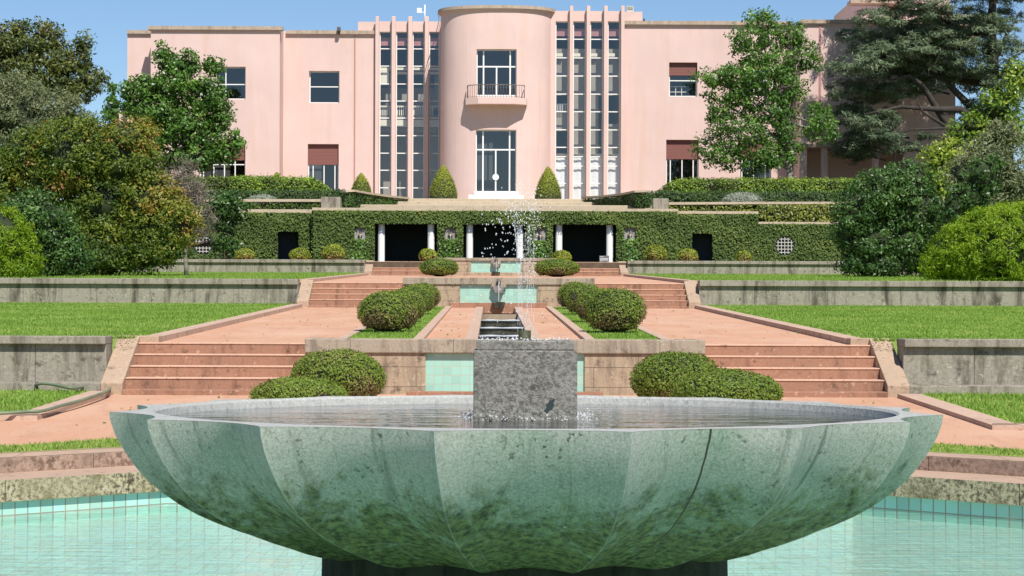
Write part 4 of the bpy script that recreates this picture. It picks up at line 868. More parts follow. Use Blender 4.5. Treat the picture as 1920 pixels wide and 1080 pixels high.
def hedge(name, label, pts, w, mat, leaf, dens, core_in=0.06, cat='hedge', group=None, rough=0.035, cap=None, tb=0.45, brown=0.0):
    """clipped hedge: pts = [(x, y, z0, z1)...] along its front line, w deep"""
    x0, y0, z0, z1 = pts[0]; r = empty(name, ((pts[0][0]+pts[-1][0])/2, y0, min(p[2] for p in pts)), label, cat, group)
    P, Nn = [], []; vs, fs = [], []
    for (xa, ya, za0, za1), (xb, yb, zb0, zb1) in zip(pts[:-1], pts[1:]):
        d = Vector((xb-xa, yb-ya, 0)); L = d.length; d.normalize(); nrm = np.array([d.y, -d.x, 0.0])
        if nrm[1] > 0: nrm = -nrm
        h = ((za1-za0)+(zb1-zb0))/2
        n = int(L*h*dens); t = rng.random(n); u = rng.random(n)
        base = np.stack([xa+(xb-xa)*t, ya+(yb-ya)*t, (za0+(zb0-za0)*t) + u*((za1-za0)+((zb1-zb0)-(za1-za0))*t)], 1)
        P.append(base + nrm*np.abs(rng.normal(0, rough, (n, 1)))); Nn.append(np.tile(nrm + np.array([0, 0, 0.15]), (n, 1)))
        n = int(L*w*dens*0.7); t = rng.random(n); u = rng.random(n)
        if not cap:
            base = np.stack([xa+(xb-xa)*t, ya+(yb-ya)*t, za1+(zb1-za1)*t + rng.normal(0, rough, n)], 1) - nrm*(u*w)[:, None]
            P.append(base); Nn.append(np.tile([0, -0.2, 1.0], (n, 1)))
        for xe, ye, ze0, ze1, sgn in ((xa, ya, za0, za1, -1), (xb, yb, zb0, zb1, 1)):
            n = int(w*max(ze1-ze0, 0.01)*dens); u = rng.random(n); v = rng.random(n); e = np.array([d.x, d.y, 0])*sgn
            P.append(np.stack([np.full(n, xe), np.full(n, ye), ze0+v*(ze1-ze0)], 1) - nrm*(u*w)[:, None] + e*np.abs(rng.normal(0, rough, (n, 1)))); Nn.append(np.tile(e, (n, 1)))
        q = nrm*w; k = len(vs); i_ = core_in
        A = np.array([xa, ya, 0]) - nrm*i_; B = np.array([xb, yb, 0]) - nrm*i_
        for z_ in (0, 1):
            for pt, zz in ((A, (za0, za1)[z_]), (B, (zb0, zb1)[z_]), (B-q+2*nrm*i_, (zb0, zb1)[z_]), (A-q+2*nrm*i_, (za0, za1)[z_])): vs.append((pt[0], pt[1], zz - (i_ if z_ else -0.0)))
        fs += [(k, k+3, k+2, k+1), (k+4, k+5, k+6, k+7), (k, k+1, k+5, k+4), (k+1, k+2, k+6, k+5), (k+2, k+3, k+7, k+6), (k+3, k, k+4, k+7)]
    P = np.vstack(P); Nn = np.vstack(Nn)
    T = tb + 0.13*np.sin(P[:, 0]*2.1+P[:, 2]*2.5) + 0.1*np.sin(P[:, 0]*5.3) + rng.normal(0, 0.18, len(P))
    if brown: T -= brown*(np.sin(P[:, 0]*1.3)*np.sin(P[:, 0]*0.47+2) > 0.35)*(rng.random(len(P)) < 0.8)
    quads_mesh('foliage', leaf_quads(P, Nn, leaf, 0.6, 0.5, 0.35), np.clip(T, 0, 1), M[mat], r, (vs, fs, M['hedge_core']))
    if cap:
        b = MB()
        for (xa, ya, za0, za1), (xb, yb, zb0, zb1) in zip(pts[:-1], pts[1:]):
            n_ = Vector((yb-ya, -(xb-xa), 0)).normalized()
            if n_.y > 0: n_ = -n_
            f1, f2 = n_*0.08, n_*-(w-0.0)
            b.hexa([(xa+f1.x, ya+f1.y, za1), (xb+f1.x, yb+f1.y, zb1), (xb+f2.x, yb+f2.y, zb1), (xa+f2.x, ya+f2.y, za1)], [(xa+f1.x, ya+f1.y, za1+cap), (xb+f1.x, yb+f1.y, zb1+cap), (xb+f2.x, yb+f2.y, zb1+cap), (xa+f2.x, ya+f2.y, za1+cap)])
        b.build('cap', M['terrace'], r)
    return r
def pt(px, Y, yb, yt): return (ax(px, Y), Y, az(yb, Y, px), az(yt, Y, px))
hedge('ivy_wall', 'low ivy clad wall with stone top curving down to the steps, left side', [pt(646, 94, 388, 360.5), pt(662, 94.2, 388, 359.5), pt(690, 96, 388, 364.5), pt(725, 99, 386, 369.5), pt(764, 103, 382, 373.5)], 0.5, 'lf_hedge_dark', 0.09, 320, cat='wall', cap=0.09, tb=0.6, rough=0.02)
hedge('ivy_wall', 'low ivy clad wall with stone top curving down to the steps, right side', [pt(1092, 103, 382, 372), pt(1130, 99.5, 386, 370), pt(1165, 96.5, 388, 366), pt(1192, 94.2, 389, 361), pt(1212, 94, 389, 360.5)], 0.5, 'lf_hedge_dark', 0.09, 320, cat='wall', cap=0.09, tb=0.45, rough=0.02)
hedge('hedge', 'dark low clipped hedge under the light hedge, left of the steps', [pt(380, 98, 384, 357), pt(645, 98, 384, 356)], 1.2, 'lf_hedge_dark', 0.09, 300)
hedge('hedge', 'dark low clipped hedge under the light hedge, right of the steps', [pt(1212, 98, 386, 359), pt(1600, 98, 386, 359)], 1.2, 'lf_hedge_dark', 0.09, 300)
hedge('hedge', 'light green rounded hedge with ragged top before the left windows', [pt(330, 101, 360, 334), pt(480, 101, 360, 332), pt(585, 101, 360, 335), pt(603, 101.2, 360, 342), pt(620, 101.4, 360, 354)], 1.6, 'lf_hedge', 0.10, 460, 0.1, rough=0.07, brown=0.3)
hedge('hedge', 'light green rounded hedge with brown patches before the right windows', [pt(1233, 101.4, 362, 357), pt(1250, 101.2, 362, 344), pt(1275, 101, 362, 337), pt(1400, 101, 362, 336), pt(1640, 101, 362, 337)], 1.6, 'lf_hedge', 0.10, 460, 0.1, rough=0.06, brown=0.35)
hedge('ivy_wall', 'narrow ivy band with stone top above the left ivy front', [pt(330, 93, 396, 378.5), pt(601, 93, 396, 378.5)], 0.6, 'lf_ivy', 0.11, 260, cat='wall', cap=0.12, tb=0.5)
hedge('ivy_wall', 'golden ivy band with stone top above the right ivy front', [pt(1253, 93, 402, 384), pt(1421, 93, 402, 383), pt(1640, 93, 421, 383)], 0.6, 'lf_ivy_gold', 0.11, 300, cat='wall', cap=0.11, tb=0.45)
hedge('ivy_wall', 'golden ivy drop below the right ivy band beside the dark bush', [pt(1422, 91.6, 418, 385), pt(1650, 91.6, 418, 385)], 0.4, 'lf_ivy_gold', 0.11, 300, cat='wall', tb=0.45)
for px0, px1, yt, lab in ((601, 637, 369, 'square grey stone block at the end of the left terrace wall'), (1224, 1253, 372, 'square grey stone block with white lichen at the end of the right terrace wall')):
    z1 = az(yt, 92.4, px0); o = MB().box(ax(px0, 92.4), ax(px1, 92.4), 92.4, 93.3, zcap-0.02, z1).build('stone_block', M['granite_cap'], None, 0.02); tag(o, lab, 'stone block', 'terrace end blocks')
for px, py, w, h, lab in ((492, 372, 60, 14, 'pale silvery mound of leaves at the left dark hedge'), (1392, 371, 76, 17, 'pale silvery mound of leaves at the right dark hedge')):
    x, y, z = at(px, py+5, 94.5); s = 94.5/F; r = empty('silver_plant', (x, y, z-0.1), lab, 'plant', 'silvery mounds')
    n = 2600; d = sph(n); d[:, 2] = np.abs(d[:, 2]); P = np.array([x, y, z-0.1]) + d*np.array([w*s/2, 0.5, h*s*1.1])*rng.uniform(0.75, 1.1, (n, 1))
    quads_mesh('foliage', leaf_quads(P, d, 0.14, 0.16, 0.6, 0.4), rng.random(n), M['lf_silver'], r)
def cone(px0, px1, yt, yb, Y, lab):
    x = ax((px0+px1)/2, Y); a = (px1-px0)/2*Y/F; zt = az(yt, Y); zb = az(yb, Y); h = zt-zb
    r = empty('cone_topiary', (x, Y, zb), lab, 'topiary', 'yellow green cone topiaries'); n = int(1700*a*h*3.0)
    u = rng.random(n)**0.8; th = rng.uniform(0, 2*math.pi, n); rad = a*(1-u**1.7)**0.85*(0.93+0.07*np.clip(u*6, 0, 1))
    dirs = np.stack([np.cos(th), np.sin(th), 0.35+0.5*u], 1); P = np.stack([x+rad*np.cos(th), Y+rad*np.sin(th), zb+u*h], 1) + dirs*rng.normal(-0.01, 0.025, (n, 1))
    T = np.clip(0.35 + 0.3*u + rng.normal(0, 0.17, n), 0, 1)
    b = MB(); prof_ = [(max(0.0, a*(1-(k/10)**1.7)**0.85-0.03), k/10*h) for k in range(11)]; b.lathe((x, Y, zb), prof_, 16)
    quads_mesh('crown', leaf_quads(P, dirs, 0.055, 0.5, 0.35, 0.4), T, M['lf_cone'], r, (b.v, b.f, M['hedge_core']))
cone(656, 697, 326, 366, 106, 'small yellow green cone of box left of the tall stair windows')
cone(803, 858, 311, 374, 109.5, 'tall yellow green cone of box left of the house door')
cone(1001, 1053, 313, 374, 109.5, 'tall yellow green cone of box right of the house door')
cone(496, 540, 325, 372, 106, 'yellow green cone whose tip shows above the left light hedge')

# ------------------------------------------------------------------ the house
YL, YR, YW1, YB = 116.5, 112.5, 114.6, 111.2
hs = empty('mansion', (0, 118, HZ), 'long pink art deco mansion with rounded centre bay and tall stair windows', 'mansion')
YE = 135.0
def rect(x0, x1, y0, y1, Y): return (ax(x0, Y), ax(x1, Y), az(y1, Y, (x0+x1)/2), az(y0, Y, (x0+x1)/2))
winL2u = rect(578, 635, 133, 193, YL); winL2d = rect(576, 634, 270, 372, YL)
winW1u = rect(402, 459, 125, 186, YW1); winW1d = rect(373, 459, 262, 345, YW1)
stripL = [(710, 732), (741, 763), (772, 794), (803, 822)]; stripR = [(1040, 1064.5), (1073, 1096.5), (1105, 1129), (1138, 1161)]
HB = HZ - 0.3
gl = [rect(a, b2, 59.5, 384, YL) for a, b2 in stripL]; gr = [rect(a, b2, 40, 384, YR) for a, b2 in stripR]
gl = [(a, b2, HB+0.35, d_) for a, b2, c, d_ in gl]; gr = [(a, b2, HB+0.35, d_) for a, b2, c, d_ in gr]
zpl = az(58.5, YL, 600); zpw = az(50.5, YW1, 400); zps = az(58, YL-0.4, 255); zpr = az(41, YR, 1300); zsl = az(40, YL, 760); zsr = az(20.5, YR, 1100)
winR1u = rect(1253, 1306, 117, 181, YR); winR1d = rect(1248, 1309, 262, 372, YR); winR2u = rect(1385, 1441, 113, 181, YR); winR2d = rect(1386, 1445, 262, 372, YR)
def wall(name, x0, x1, z1, Y, hs_, d=0.32, side=True, back=None):
    b = MB(); b.holes(x0, x1, HB, z1, Y, hs_, d); bk = back or YE
    b.quad((x0, Y, HB), (x0, Y, z1), (x0, bk, z1), (x0, bk, HB)); b.quad((x1, Y, HB), (x1, bk, HB), (x1, bk, z1), (x1, Y, z1))
    b.quad((x0, Y, z1), (x1, Y, z1), (x1, bk, z1), (x0, bk, z1)); b.quad((x0, bk, HB), (x1, bk, HB), (x1, bk, z1), (x0, bk, z1))
    return b.build(name, M['pink'], hs)
xs0, xs1 = ax(237, YL-0.4), ax(281, YW1)
wall('wall', xs0, xs1-0.01, zps, YL-0.4, [])
wall('wall', xs1, ax(523, YW1), zpw, YW1, [winW1u, winW1d])
wall('wall', ax(523, YW1)+0.004, ax(703, YL), zpl, YL, [winL2u, winL2d])
wall('wall', ax(703, YL)+0.004, ax(836, YL), zsl, YL, gl, 0.22)
wall('wall', ax(1030, YR), ax(1163.5, YR), zsr, YR, gr, 0.22)
wall('wall', ax(1163.5, YR)+0.004, ax(1486, YR), zpr, YR, [winR1u, winR1d, winR2u, winR2d])
# parapet boxes
MB().box(ax(669, YL), ax(703, YL)-0.01, YL+0.25, YL+5, zpl+0.001, az(39.5, YL, 690)).build('parapet', M['pink'], hs)
MB().box(ax(1167, YR)+0.01, ax(1203, YR), YR+0.25, YR+5, zpr+0.001, az(20.5, YR, 1185)).build('parapet', M['pink'], hs)
# cornices
def cornice(x0, x1, Y, z1, h=0.2, p=0.16, h2=0.07, ends=True):
    b = MB(); b.box(x0-p*ends, x1+p*ends, Y-p, Y+0.4, z1-h+0.03, z1+0.03); b.build('cornice', M['coping'], hs)
    MB().box(x0-p*0.5*ends, x1+p*0.5*ends, Y-p*0.5, Y-0.003, z1-h-h2+0.03, z1-h+0.028).build('cornice', M['pink'], hs)
cornice(xs0, xs1-0.18, YL-0.4, zps, ends=False); cornice(xs1, ax(523, YW1), YW1, zpw); cornice(ax(523, YW1)+0.17, ax(702, YL), YL, zpl, ends=False)
cornice(ax(1168, YR), ax(1484, YR), YR, zpr, ends=False)
MB().box(ax(662.5, YL), ax(664.8, YL), YL-0.03, YL-0.002, HB, zpl-0.25).build('downpipe', simple('dark_pink_paint', (0.42, 0.22, 0.18), 0.7), hs)
# fins
def fin(px0, px1, Y, ytop, p=0.34):
    MB().box(ax(px0, Y), ax(px1, Y), Y-p, Y-0.002, HB, az(ytop, Y, px0)).build('fin', M['pink'], hs, 0.02)
for a, b2 in ((702.5, 709.5), (733, 740.5), (764, 771.5), (795, 802.5)): fin(a, b2, YL, 32)
for a, b2 in ((1066, 1072.5), (1097.5, 1104.5), (1130, 1137), (1162, 1168.5)): fin(a, b2, YR, 12.5)
# windows
def window(r, Y, muntins=(), transoms=(), shutter=None, dep=0.30, fw=0.06, mw=0.055, name='window', bottom=True, kick=None, mz=None):
    x0, x1, z0, z1 = r; yy = Y + dep - 0.06
    w = MB(); w.box(x0, x0+fw, yy, yy+0.06, z0, z1); w.box(x1-fw, x1, yy, yy+0.06, z0, z1); w.box(x0+fw, x1-fw, yy, yy+0.06, z1-fw, z1)
    if bottom: w.box(x0+fw, x1-fw, yy, yy+0.06, z0, z0+fw)
    o = w.build(name, M['white'], hs)
    for q in muntins:
        x, za, zb = (q, z0, z1) if not hasattr(q, '__len__') else q
        MB().box(x-mw/2, x+mw/2, yy-0.012, yy+0.05, za+fw, zb-fw).build('muntin', M['white'], o)
    for z in transoms: MB().box(x0+fw, x1-fw, yy-0.008, yy+0.048, z-mw/2, z+mw/2).build('transom', M['white'], o)
    MB().quad((x0+fw*0.5, yy+0.03, z0), (x1-fw*0.5, yy+0.03, z0), (x1-fw*0.5, yy+0.03, z1), (x0+fw*0.5, yy+0.03, z1)).build('pane', M['glass'], o)
    if shutter: MB().box(x0+0.01, x1-0.01, yy-0.055, yy-0.016, shutter, z1-0.002).build('shutter', M['shutter'], o)
    if kick: MB().box(x0+fw, x1-fw, yy-0.014, yy+0.052, z0+0.005, kick).build('kick_board', M['white'], o)
    return o
window(winL2u, YL, (), (az(162, YL, 606),))
window(winL2d, YL, [ax(x, YL) for x in (585.5, 606, 626.5)], (), az(308.5, YL, 606))
window(winW1u, YW1, [ax(x, YW1) for x in (421,)], (az(157.5, YW1, 430),))
window(winW1d, YW1, [ax(x, YW1) for x in (379.5, 399, 419, 439)], (az(308, YW1, 430),), az(300, YW1, 430))
window(winR1u, YR, (), (az(150.5, YR, 1280),), az(141, YR, 1280))
window(winR1d, YR, [ax(x, YR) for x in (1256.5, 1278.5, 1299.5)], (), az(298, YR, 1280))
window(winR2u, YR, [ax(1413, YR)], (az(150.5, YR, 1413),), az(128, YR, 1413)); window(winR2d, YR, [ax(x, YR) for x in (1391, 1413, 1435)], (), az(298, YR, 1413))
for g_ in gl: window(g_, YL, (), [az(y, YL, 765) for y in (91, 123.5, 157, 189, 221, 254, 287, 319, 352)], None, 0.20, 0.045, 0.055, 'stair_window')
for g_ in gr: window(g_, YR, (), [az(y, YR, 1100) for y in (73, 108, 142, 176, 209, 243, 276, 293.5, 311, 343.5)], None, 0.20, 0.045, 0.055, 'stair_window')
# rounded bay
xb0, xb1 = ax(825, YL-2.2), ax(1038.5, YR-0.2); xbm = (xb0+xb1)/2; hwb = (xb1-xb0)/2
zbt = az(13.5, YB)
def bay_y(x, p=2.6, dpt=2.6, bulge=0.0):
    u = min(1.0, abs((x-xbm)/(hwb+bulge))); return YB + dpt*(1-(1-u**p)**(1/p)) - bulge
dwin = (ax(892, YB), ax(967, YB), az(182, YB), az(92, YB)); ddoor = (ax(891, YB), ax(967, YB), az(359.5, YB), az(243, YB))
xsb = sorted(set([xbm + hwb*math.sin(t) for t in np.linspace(-math.pi/2, math.pi/2, 41)] + [dwin[0], dwin[1], ddoor[0], ddoor[1]]))
zsb = sorted({HB, zbt, dwin[2], dwin[3], ddoor[2], ddoor[3]})
b = MB()
for i in range(len(xsb)-1):
    for j in range(len(zsb)-1):
        mx, mz = (xsb[i]+xsb[i+1])/2, (zsb[j]+zsb[j+1])/2
        if any(h[0] < mx < h[1] and h[2] < mz < h[3] for h in (dwin, ddoor)): continue
        ya, yb = bay_y(xsb[i]), bay_y(xsb[i+1]); b.add([(xsb[i], ya, zsb[j]), (xsb[i+1], yb, zsb[j]), (xsb[i+1], yb, zsb[j+1]), (xsb[i], ya, zsb[j+1])], [(0, 1, 2, 3)], True)
YBB = YB + 0.32
for (a, c, z0, z1) in (dwin, ddoor):
    ya, yc = bay_y(a), bay_y(c)
    b.quad((a, ya, z0), (a, ya, z1), (a, YBB, z1), (a, YBB, z0)); b.quad((c, yc, z0), (c, YBB, z0), (c, YBB, z1), (c, yc, z1)); b.quad((a, ya, z1), (c, yc, z1), (c, YBB, z1), (a, YBB, z1)); b.quad((a, ya, z0), (a, YBB, z0), (c, YBB, z0), (c, yc, z0))
ye = bay_y(xb0)
for x in (xb0, xb1): b.quad((x, ye, HB), (x, ye, zbt), (x, YE, zbt), (x, YE, HB))
b.add([(x, bay_y(x), zbt) for x in xsb] + [(xb1, YE, zbt), (xb0, YE, zbt)], [tuple(range(len(xsb)+2))])
bay = b.build('bay', M['pink'], hs)
def bay_band(z0, z1, bulge, mat, name):
    b = MB(); xs_ = [xbm + (hwb+bulge)*math.sin(t) for t in np.linspace(-math.pi/2, math.pi/2, 41)]
    ys_ = [bay_y(x, bulge=bulge) for x in xs_]
    for i in range(40):
        b.add([(xs_[i], ys_[i], z0), (xs_[i+1], ys_[i+1], z0), (xs_[i+1], ys_[i+1], z1), (xs_[i], ys_[i], z1)], [(0, 1, 2, 3)], True)
        b.quad((xs_[i], ys_[i], z0), (xs_[i], ys_[i]+0.6, z0), (xs_[i+1], ys_[i+1]+0.6, z0), (xs_[i+1], ys_[i+1], z0))
        b.quad((xs_[i], ys_[i], z1), (xs_[i+1], ys_[i+1], z1), (xs_[i+1], ys_[i+1]+0.6, z1), (xs_[i], ys_[i]+0.6, z1))
    for x, y in ((xs_[0], ys_[0]), (xs_[-1], ys_[-1])): b.quad((x, y, z0), (x, y, z1), (x, YL+0.5, z1), (x, YL+0.5, z0))
    b.build(name, mat, hs)
bay_band(zbt-0.08, zbt+0.09, 0.16, M['coping'], 'bay_cornice'); bay_band(zbt-0.16, zbt-0.082, 0.09, M['pink'], 'bay_cornice')
fu = window(dwin, YB, [ax(905, YB), ax(955, YB), (ax(929.5, YB), dwin[2], az(124, YB))], (az(124, YB),), None, 0.32, 0.05, 0.075, 'bay_window', True, az(177, YB))
dr = window(ddoor, YB, [ax(904.5, YB), ax(954.5, YB), (ax(928.5, YB), ddoor[2], az(280, YB))], (az(280, YB),), None, 0.32, 0.05, 0.075, 'door', True)
dd = MB(); dd.add([(ax(928.5, YB)+0.17*math.cos(t), YB+0.2, az(331.5, YB)+0.17*math.sin(t)) for t in [2*math.pi*k/24 for k in range(24)]] + [(ax(928.5, YB)+0.17*math.cos(t), YB+0.25, az(331.5, YB)+0.17*math.sin(t)) for t in [2*math.pi*k/24 for k in range(24)]],
   [tuple(range(24))] + [(k, (k+1) % 24, 24+(k+1) % 24, 24+k) for k in range(24)]); dd.build('round_handle', M['white'], dr)
MB().box(ax(888, YB), ax(971, YB), YB-0.35, YB+0.3, HB, ddoor[2]-0.002).build('door_step', M['white'], hs)
MB().box(ax(878, YB), ax(981, YB), YB-0.75, YB-0.353, HB, az(366.5, YB)).build('door_step', M['white'], hs)
# balcony
zs0, zs1 = az(194, YB-1), az(182, YB-1); yf = YB-0.88
pl = [(ax(870.5, YB), YB+0.12), (ax(872, YB), YB-0.42), (ax(895, yf), yf), (ax(960, yf), yf), (ax(985.5, YB), YB-0.42), (ax(987, YB), YB+0.12)]
bl = MB().prism(pl, zs0, zs1).build('balcony', M['pink'], hs)
zr1 = az(158.5, YB-0.8); rp = [(pl[0][0]+0.12, YB), (pl[1][0]+0.12, pl[1][1]+0.05), (pl[2][0]+0.05, pl[2][1]+0.1), (pl[3][0]-0.05, pl[3][1]+0.1), (pl[4][0]-0.12, pl[4][1]+0.05), (pl[5][0]-0.12, YB)]
rb = MB()
for (xa, ya), (xb, yb) in zip(rp[:-1], rp[1:]):
    rb.tube([(xa, ya, zr1), (xb, yb, zr1)], 0.022, 6); rb.tube([(xa, ya, zs1+0.06), (xb, yb, zs1+0.06)], 0.012, 5)
    L = math.hypot(xb-xa, yb-ya); m_ = max(1, int(L/0.14))
    for k in range(m_): t = k/m_; rb.tube([(xa+(xb-xa)*t, ya+(yb-ya)*t, zs1), (xa+(xb-xa)*t, ya+(yb-ya)*t, zr1)], 0.011 if k else 0.018, 5)
rb.build('railing', M['iron'], bl)
# interiors
def inner(name, px0, px1, py0, py1, Y, d, mat, thick=0.06, n=None):
    return MB().box(ax(px0, Y), ax(px1, Y), Y+d, Y+d+thick, az(py1, Y, px0), az(py0, Y, px0)).build(name, M[mat], hs)
inner('blind', 708, 825, 69, 84, YL, 0.36, 'blind', 0.02); inner('blind', 1039, 1161, 52, 66, YR, 0.36, 'blind', 0.02)
inner('beam', 706, 824, 124.5, 129, YL, 0.5, 'cream', 0.3); inner('beam', 740, 824, 131.5, 136, YL, 0.7, 'cream', 0.3); inner('pilaster', 709, 727, 129, 157, YL, 0.45, 'cream', 0.3); inner('pilaster', 724, 727, 157, 196, YL, 1.3, 'taupe', 0.2); inner('pilaster', 812, 823, 129, 200, YL, 1.5, 'taupe', 0.2)
inner('slab', 706, 824, 215.5, 222, YL, 0.5, 'taupe', 0.3); inner('slab', 706, 824, 223, 236, YL, 0.5, 'cream', 0.3); inner('slab', 706, 824, 237, 244, YL, 0.9, 'taupe', 2.5)
inner('rail', 706, 824, 196.5, 198.5, YL, 0.45, 'cream', 0.05)
for k in range(26): inner('baluster', 711+k*3.9, 712.9+k*3.9, 198.5, 215, YL, 0.45, 'cream', 0.05)
inner('partition', 706, 824, 157, 197, YL, 2.2, 'taupe', 0.1); inner('partition', 706, 824, 240, 400, YL, 2.6, 'taupe', 0.1)
inner('partition', 1038, 1162, 88, 176, YR, 0.75, 'taupe', 0.1); inner('partition', 1070, 1122, 176, 295, YR, 0.75, 'taupe', 0.1); inner('partition', 1138, 1162, 230, 290, YR, 0.75, 'taupe', 0.1)
for px in (1040, 1073, 1105, 1138): inner('lamp_box', px, px+14, 98, 104, YR, 0.45, 'cream', 0.2)
inner('slab', 1038, 1068, 209, 243, YR, 0.7, 'taupe', 0.3); inner('rail', 1040, 1064, 192.5, 194, YR, 0.5, 'white', 0.04)
for k in range(8): inner('baluster', 1041+k*3, 1042.1+k*3, 194, 209, YR, 0.5, 'white', 0.04)
inner('slab', 1038, 1162, 287, 294, YR, 0.45, 'cream', 0.3)
for a, c in stripR:
    b = MB(); xs_ = np.linspace(ax(a, YR)-0.02, ax(c, YR)+0.02, 15); ys_ = YR+0.33+0.012*np.sin(np.arange(15)*0.9+a)
    for i in range(14): b.add([(xs_[i], ys_[i], HB), (xs_[i+1], ys_[i+1], HB), (xs_[i+1], ys_[i+1], az(295, YR, a)), (xs_[i], ys_[i], az(295, YR, a))], [(0, 1, 2, 3)], True)
    b.build('curtain', M['curtain'], hs)
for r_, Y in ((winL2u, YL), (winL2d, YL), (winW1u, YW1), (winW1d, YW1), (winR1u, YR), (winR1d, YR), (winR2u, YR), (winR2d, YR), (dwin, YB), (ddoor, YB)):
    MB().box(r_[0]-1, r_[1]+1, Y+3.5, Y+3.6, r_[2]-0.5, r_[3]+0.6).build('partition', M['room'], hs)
lt = MB()
for k in (0, 1, 2): lt.box(ax(1255+k*11.3, YR), ax(1256.2+k*11.3, YR), YR+0.5, YR+0.54, az(181, YR, 1270), az(160, YR, 1270))
for y in (160, 170): lt.box(ax(1255, YR), ax(1287, YR), YR+0.505, YR+0.535, az(y+1.2, YR, 1270), az(y, YR, 1270))
lt.build('inner_frame', M['cream'], hs)
# right wing with portico
YQ = 110.2
xq0, xq1 = ax(1486, YR)+0.006, ax(1790, YQ); zq = az(38.5, YQ, 1540)
por = (ax(1512, YQ), ax(1694, YQ), HB+0.1, az(277, YQ, 1600))
b = MB(); b.holes(xq0, xq1, HB, zq, YQ, [por], 0.5)
b.quad((xq0, YQ, HB), (xq0, YQ, zq), (xq0, YE, zq), (xq0, YE, HB)); b.quad((xq1, YQ, HB), (xq1, YE, HB), (xq1, YE, zq), (xq1, YQ, zq)); b.quad((xq0, YQ, zq), (xq1, YQ, zq), (xq1, YE, zq), (xq0, YE, zq))
b.quad((por[0], YQ+2.5, por[2]), (por[1], YQ+2.5, por[2]), (por[1], YQ+2.5, por[3]), (por[0], YQ+2.5, por[3])); b.quad((por[0]-0.1, YQ+0.5, por[3]), (por[1]+0.1, YQ+0.5, por[3]), (por[1]+0.1, YQ+2.5, por[3]), (por[0]-0.1, YQ+2.5, por[3]))
for x in (por[0]-0.1, por[1]+0.1): b.quad((x, YQ+0.5, por[2]), (x, YQ+2.5, por[2]), (x, YQ+2.5, por[3]), (x, YQ+0.5, por[3]))
b.build('wall', M['pink'], hs)
cornice(xq0+0.2, xq1, YQ, zq)
MB().box(por[0]-0.4, por[1]+0.4, YQ-0.15, YQ-0.003, por[3], por[3]+0.2).build('lintel', M['coping'], hs)
for px in (1546, 1642): MB().lathe((ax(px, YQ), YQ+0.25, 0), [(0.22, HB), (0.22, HB+0.3), (0.19, HB+0.32), (0.19, por[3]-0.002)], 20).build('column', M['pink'], hs)
MB().box(ax(1535, YQ)-0.03, ax(1537, YQ)+0.02, YQ-0.04, YQ-0.003, por[3]+0.25, zq-0.2).build('downpipe', M['blind'], hs)
YT = 116
MB().box(ax(1613, YT), ax(1840, YT), YT, YE-0.2, zq+0.002, az(27, YT, 1640)).build('upper_storey', M['pink'], hs)
MB().box(ax(1652, YT+2), ax(1780, YT+2), YT+2, YE-0.4, az(27, YT, 1640)+0.002, az(-60, YT, 1660)).build('tower', M['pink'], hs)
MB().box(ax(1593, YT+1), ax(1700, YT+1), YT+1, YT+2.2, az(0.5, YT, 1620), az(-6, YT, 1620)).build('tower_roof', M['coping'], hs)
# low side wall at the left end
b = MB(); b.box(ax(222, 117.5), xs0-0.02, 117.5, 122, HB, az(205, 117.5, 230)); b.build('side_wing', M['pink'], hs)
MB().box(ax(219, 117.3), xs0-0.02, 117.3, 122.2, az(232, 117.5, 230), az(227, 117.5, 230)).build('ledge', M['pink'], hs)
# roof fittings: separate things
zt = az(40, YL, 795); an = empty('antenna', (ax(794.5, YL+1), YL+1, zt), 'white mast with small square panel on the roof left of the bay', 'antenna')
MB().tube([(ax(794.5, YL+1), YL+1, zt), (ax(794.5, YL+1), YL+1, az(9, YL+1, 795))], 0.035, 8).build('mast', M['white'], an)
MB().box(ax(780, YL+1), ax(788.5, YL+1), YL+0.9, YL+1.05, az(24, YL+1, 784), az(15.5, YL+1, 784)).build('panel', M['white'], an); MB().tube([(ax(788, YL+1), YL+1, az(23, YL+1, 784)), (ax(794.5, YL+1), YL+1, az(23, YL+1, 784))], 0.02, 6).build('arm', M['white'], an)
fl = empty('floodlight', (ax(634, YL), YL-0.15, zpl+0.03), 'dark floodlight on the left parapet edge', 'floodlight')
MB().box(ax(631, YL), ax(637.5, YL), YL-0.45, YL-0.2, az(60, YL, 634), az(52, YL, 634)).build('lamp_head', M['metal_dark'], fl, 0.03); MB().box(ax(633, YL), ax(636, YL), YL-0.22, YL-0.17, az(66, YL, 634), az(58, YL, 634)).build('bracket', M['metal_dark'], fl)
vt = empty('roof_vent', (ax(1179.5, YR+1), YR+1, az(20.5, YR, 1185)), 'small grey louvred vent box on the roof right of the bay', 'vent')
MB().box(ax(1173, YR+1), ax(1186, YR+1), YR+1, YR+1.4, az(20.5, YR, 1185)-0.01, az(11, YR+1, 1180)).build('housing', simple('grey_metal', (0.5, 0.48, 0.44), 0.5), vt); MB().box(ax(1174.5, YR+1), ax(1184.5, YR+1), YR+0.97, YR+0.998, az(17.5, YR+1, 1180), az(12.5, YR+1, 1180)).build('louvre', simple('louvre_grey', (0.28, 0.27, 0.25), 0.5), vt)
fl2 = empty('roof_lamp', (ax(1205, YR), YR, zpr), 'tiny dark lamp at the corner of the right parapet box', 'lamp')
MB().box(ax(1203.5, YR), ax(1207, YR), YR-0.2, YR, az(39, YR, 1205), az(35.5, YR, 1205)).build('lamp_head', M['metal_dark'], fl2, 0.02); MB().box(ax(1204.5, YR), ax(1206, YR), YR-0.08, YR, az(41, YR, 1205), az(39, YR, 1205)-0.002).build('bracket', M['metal_dark'], fl2)

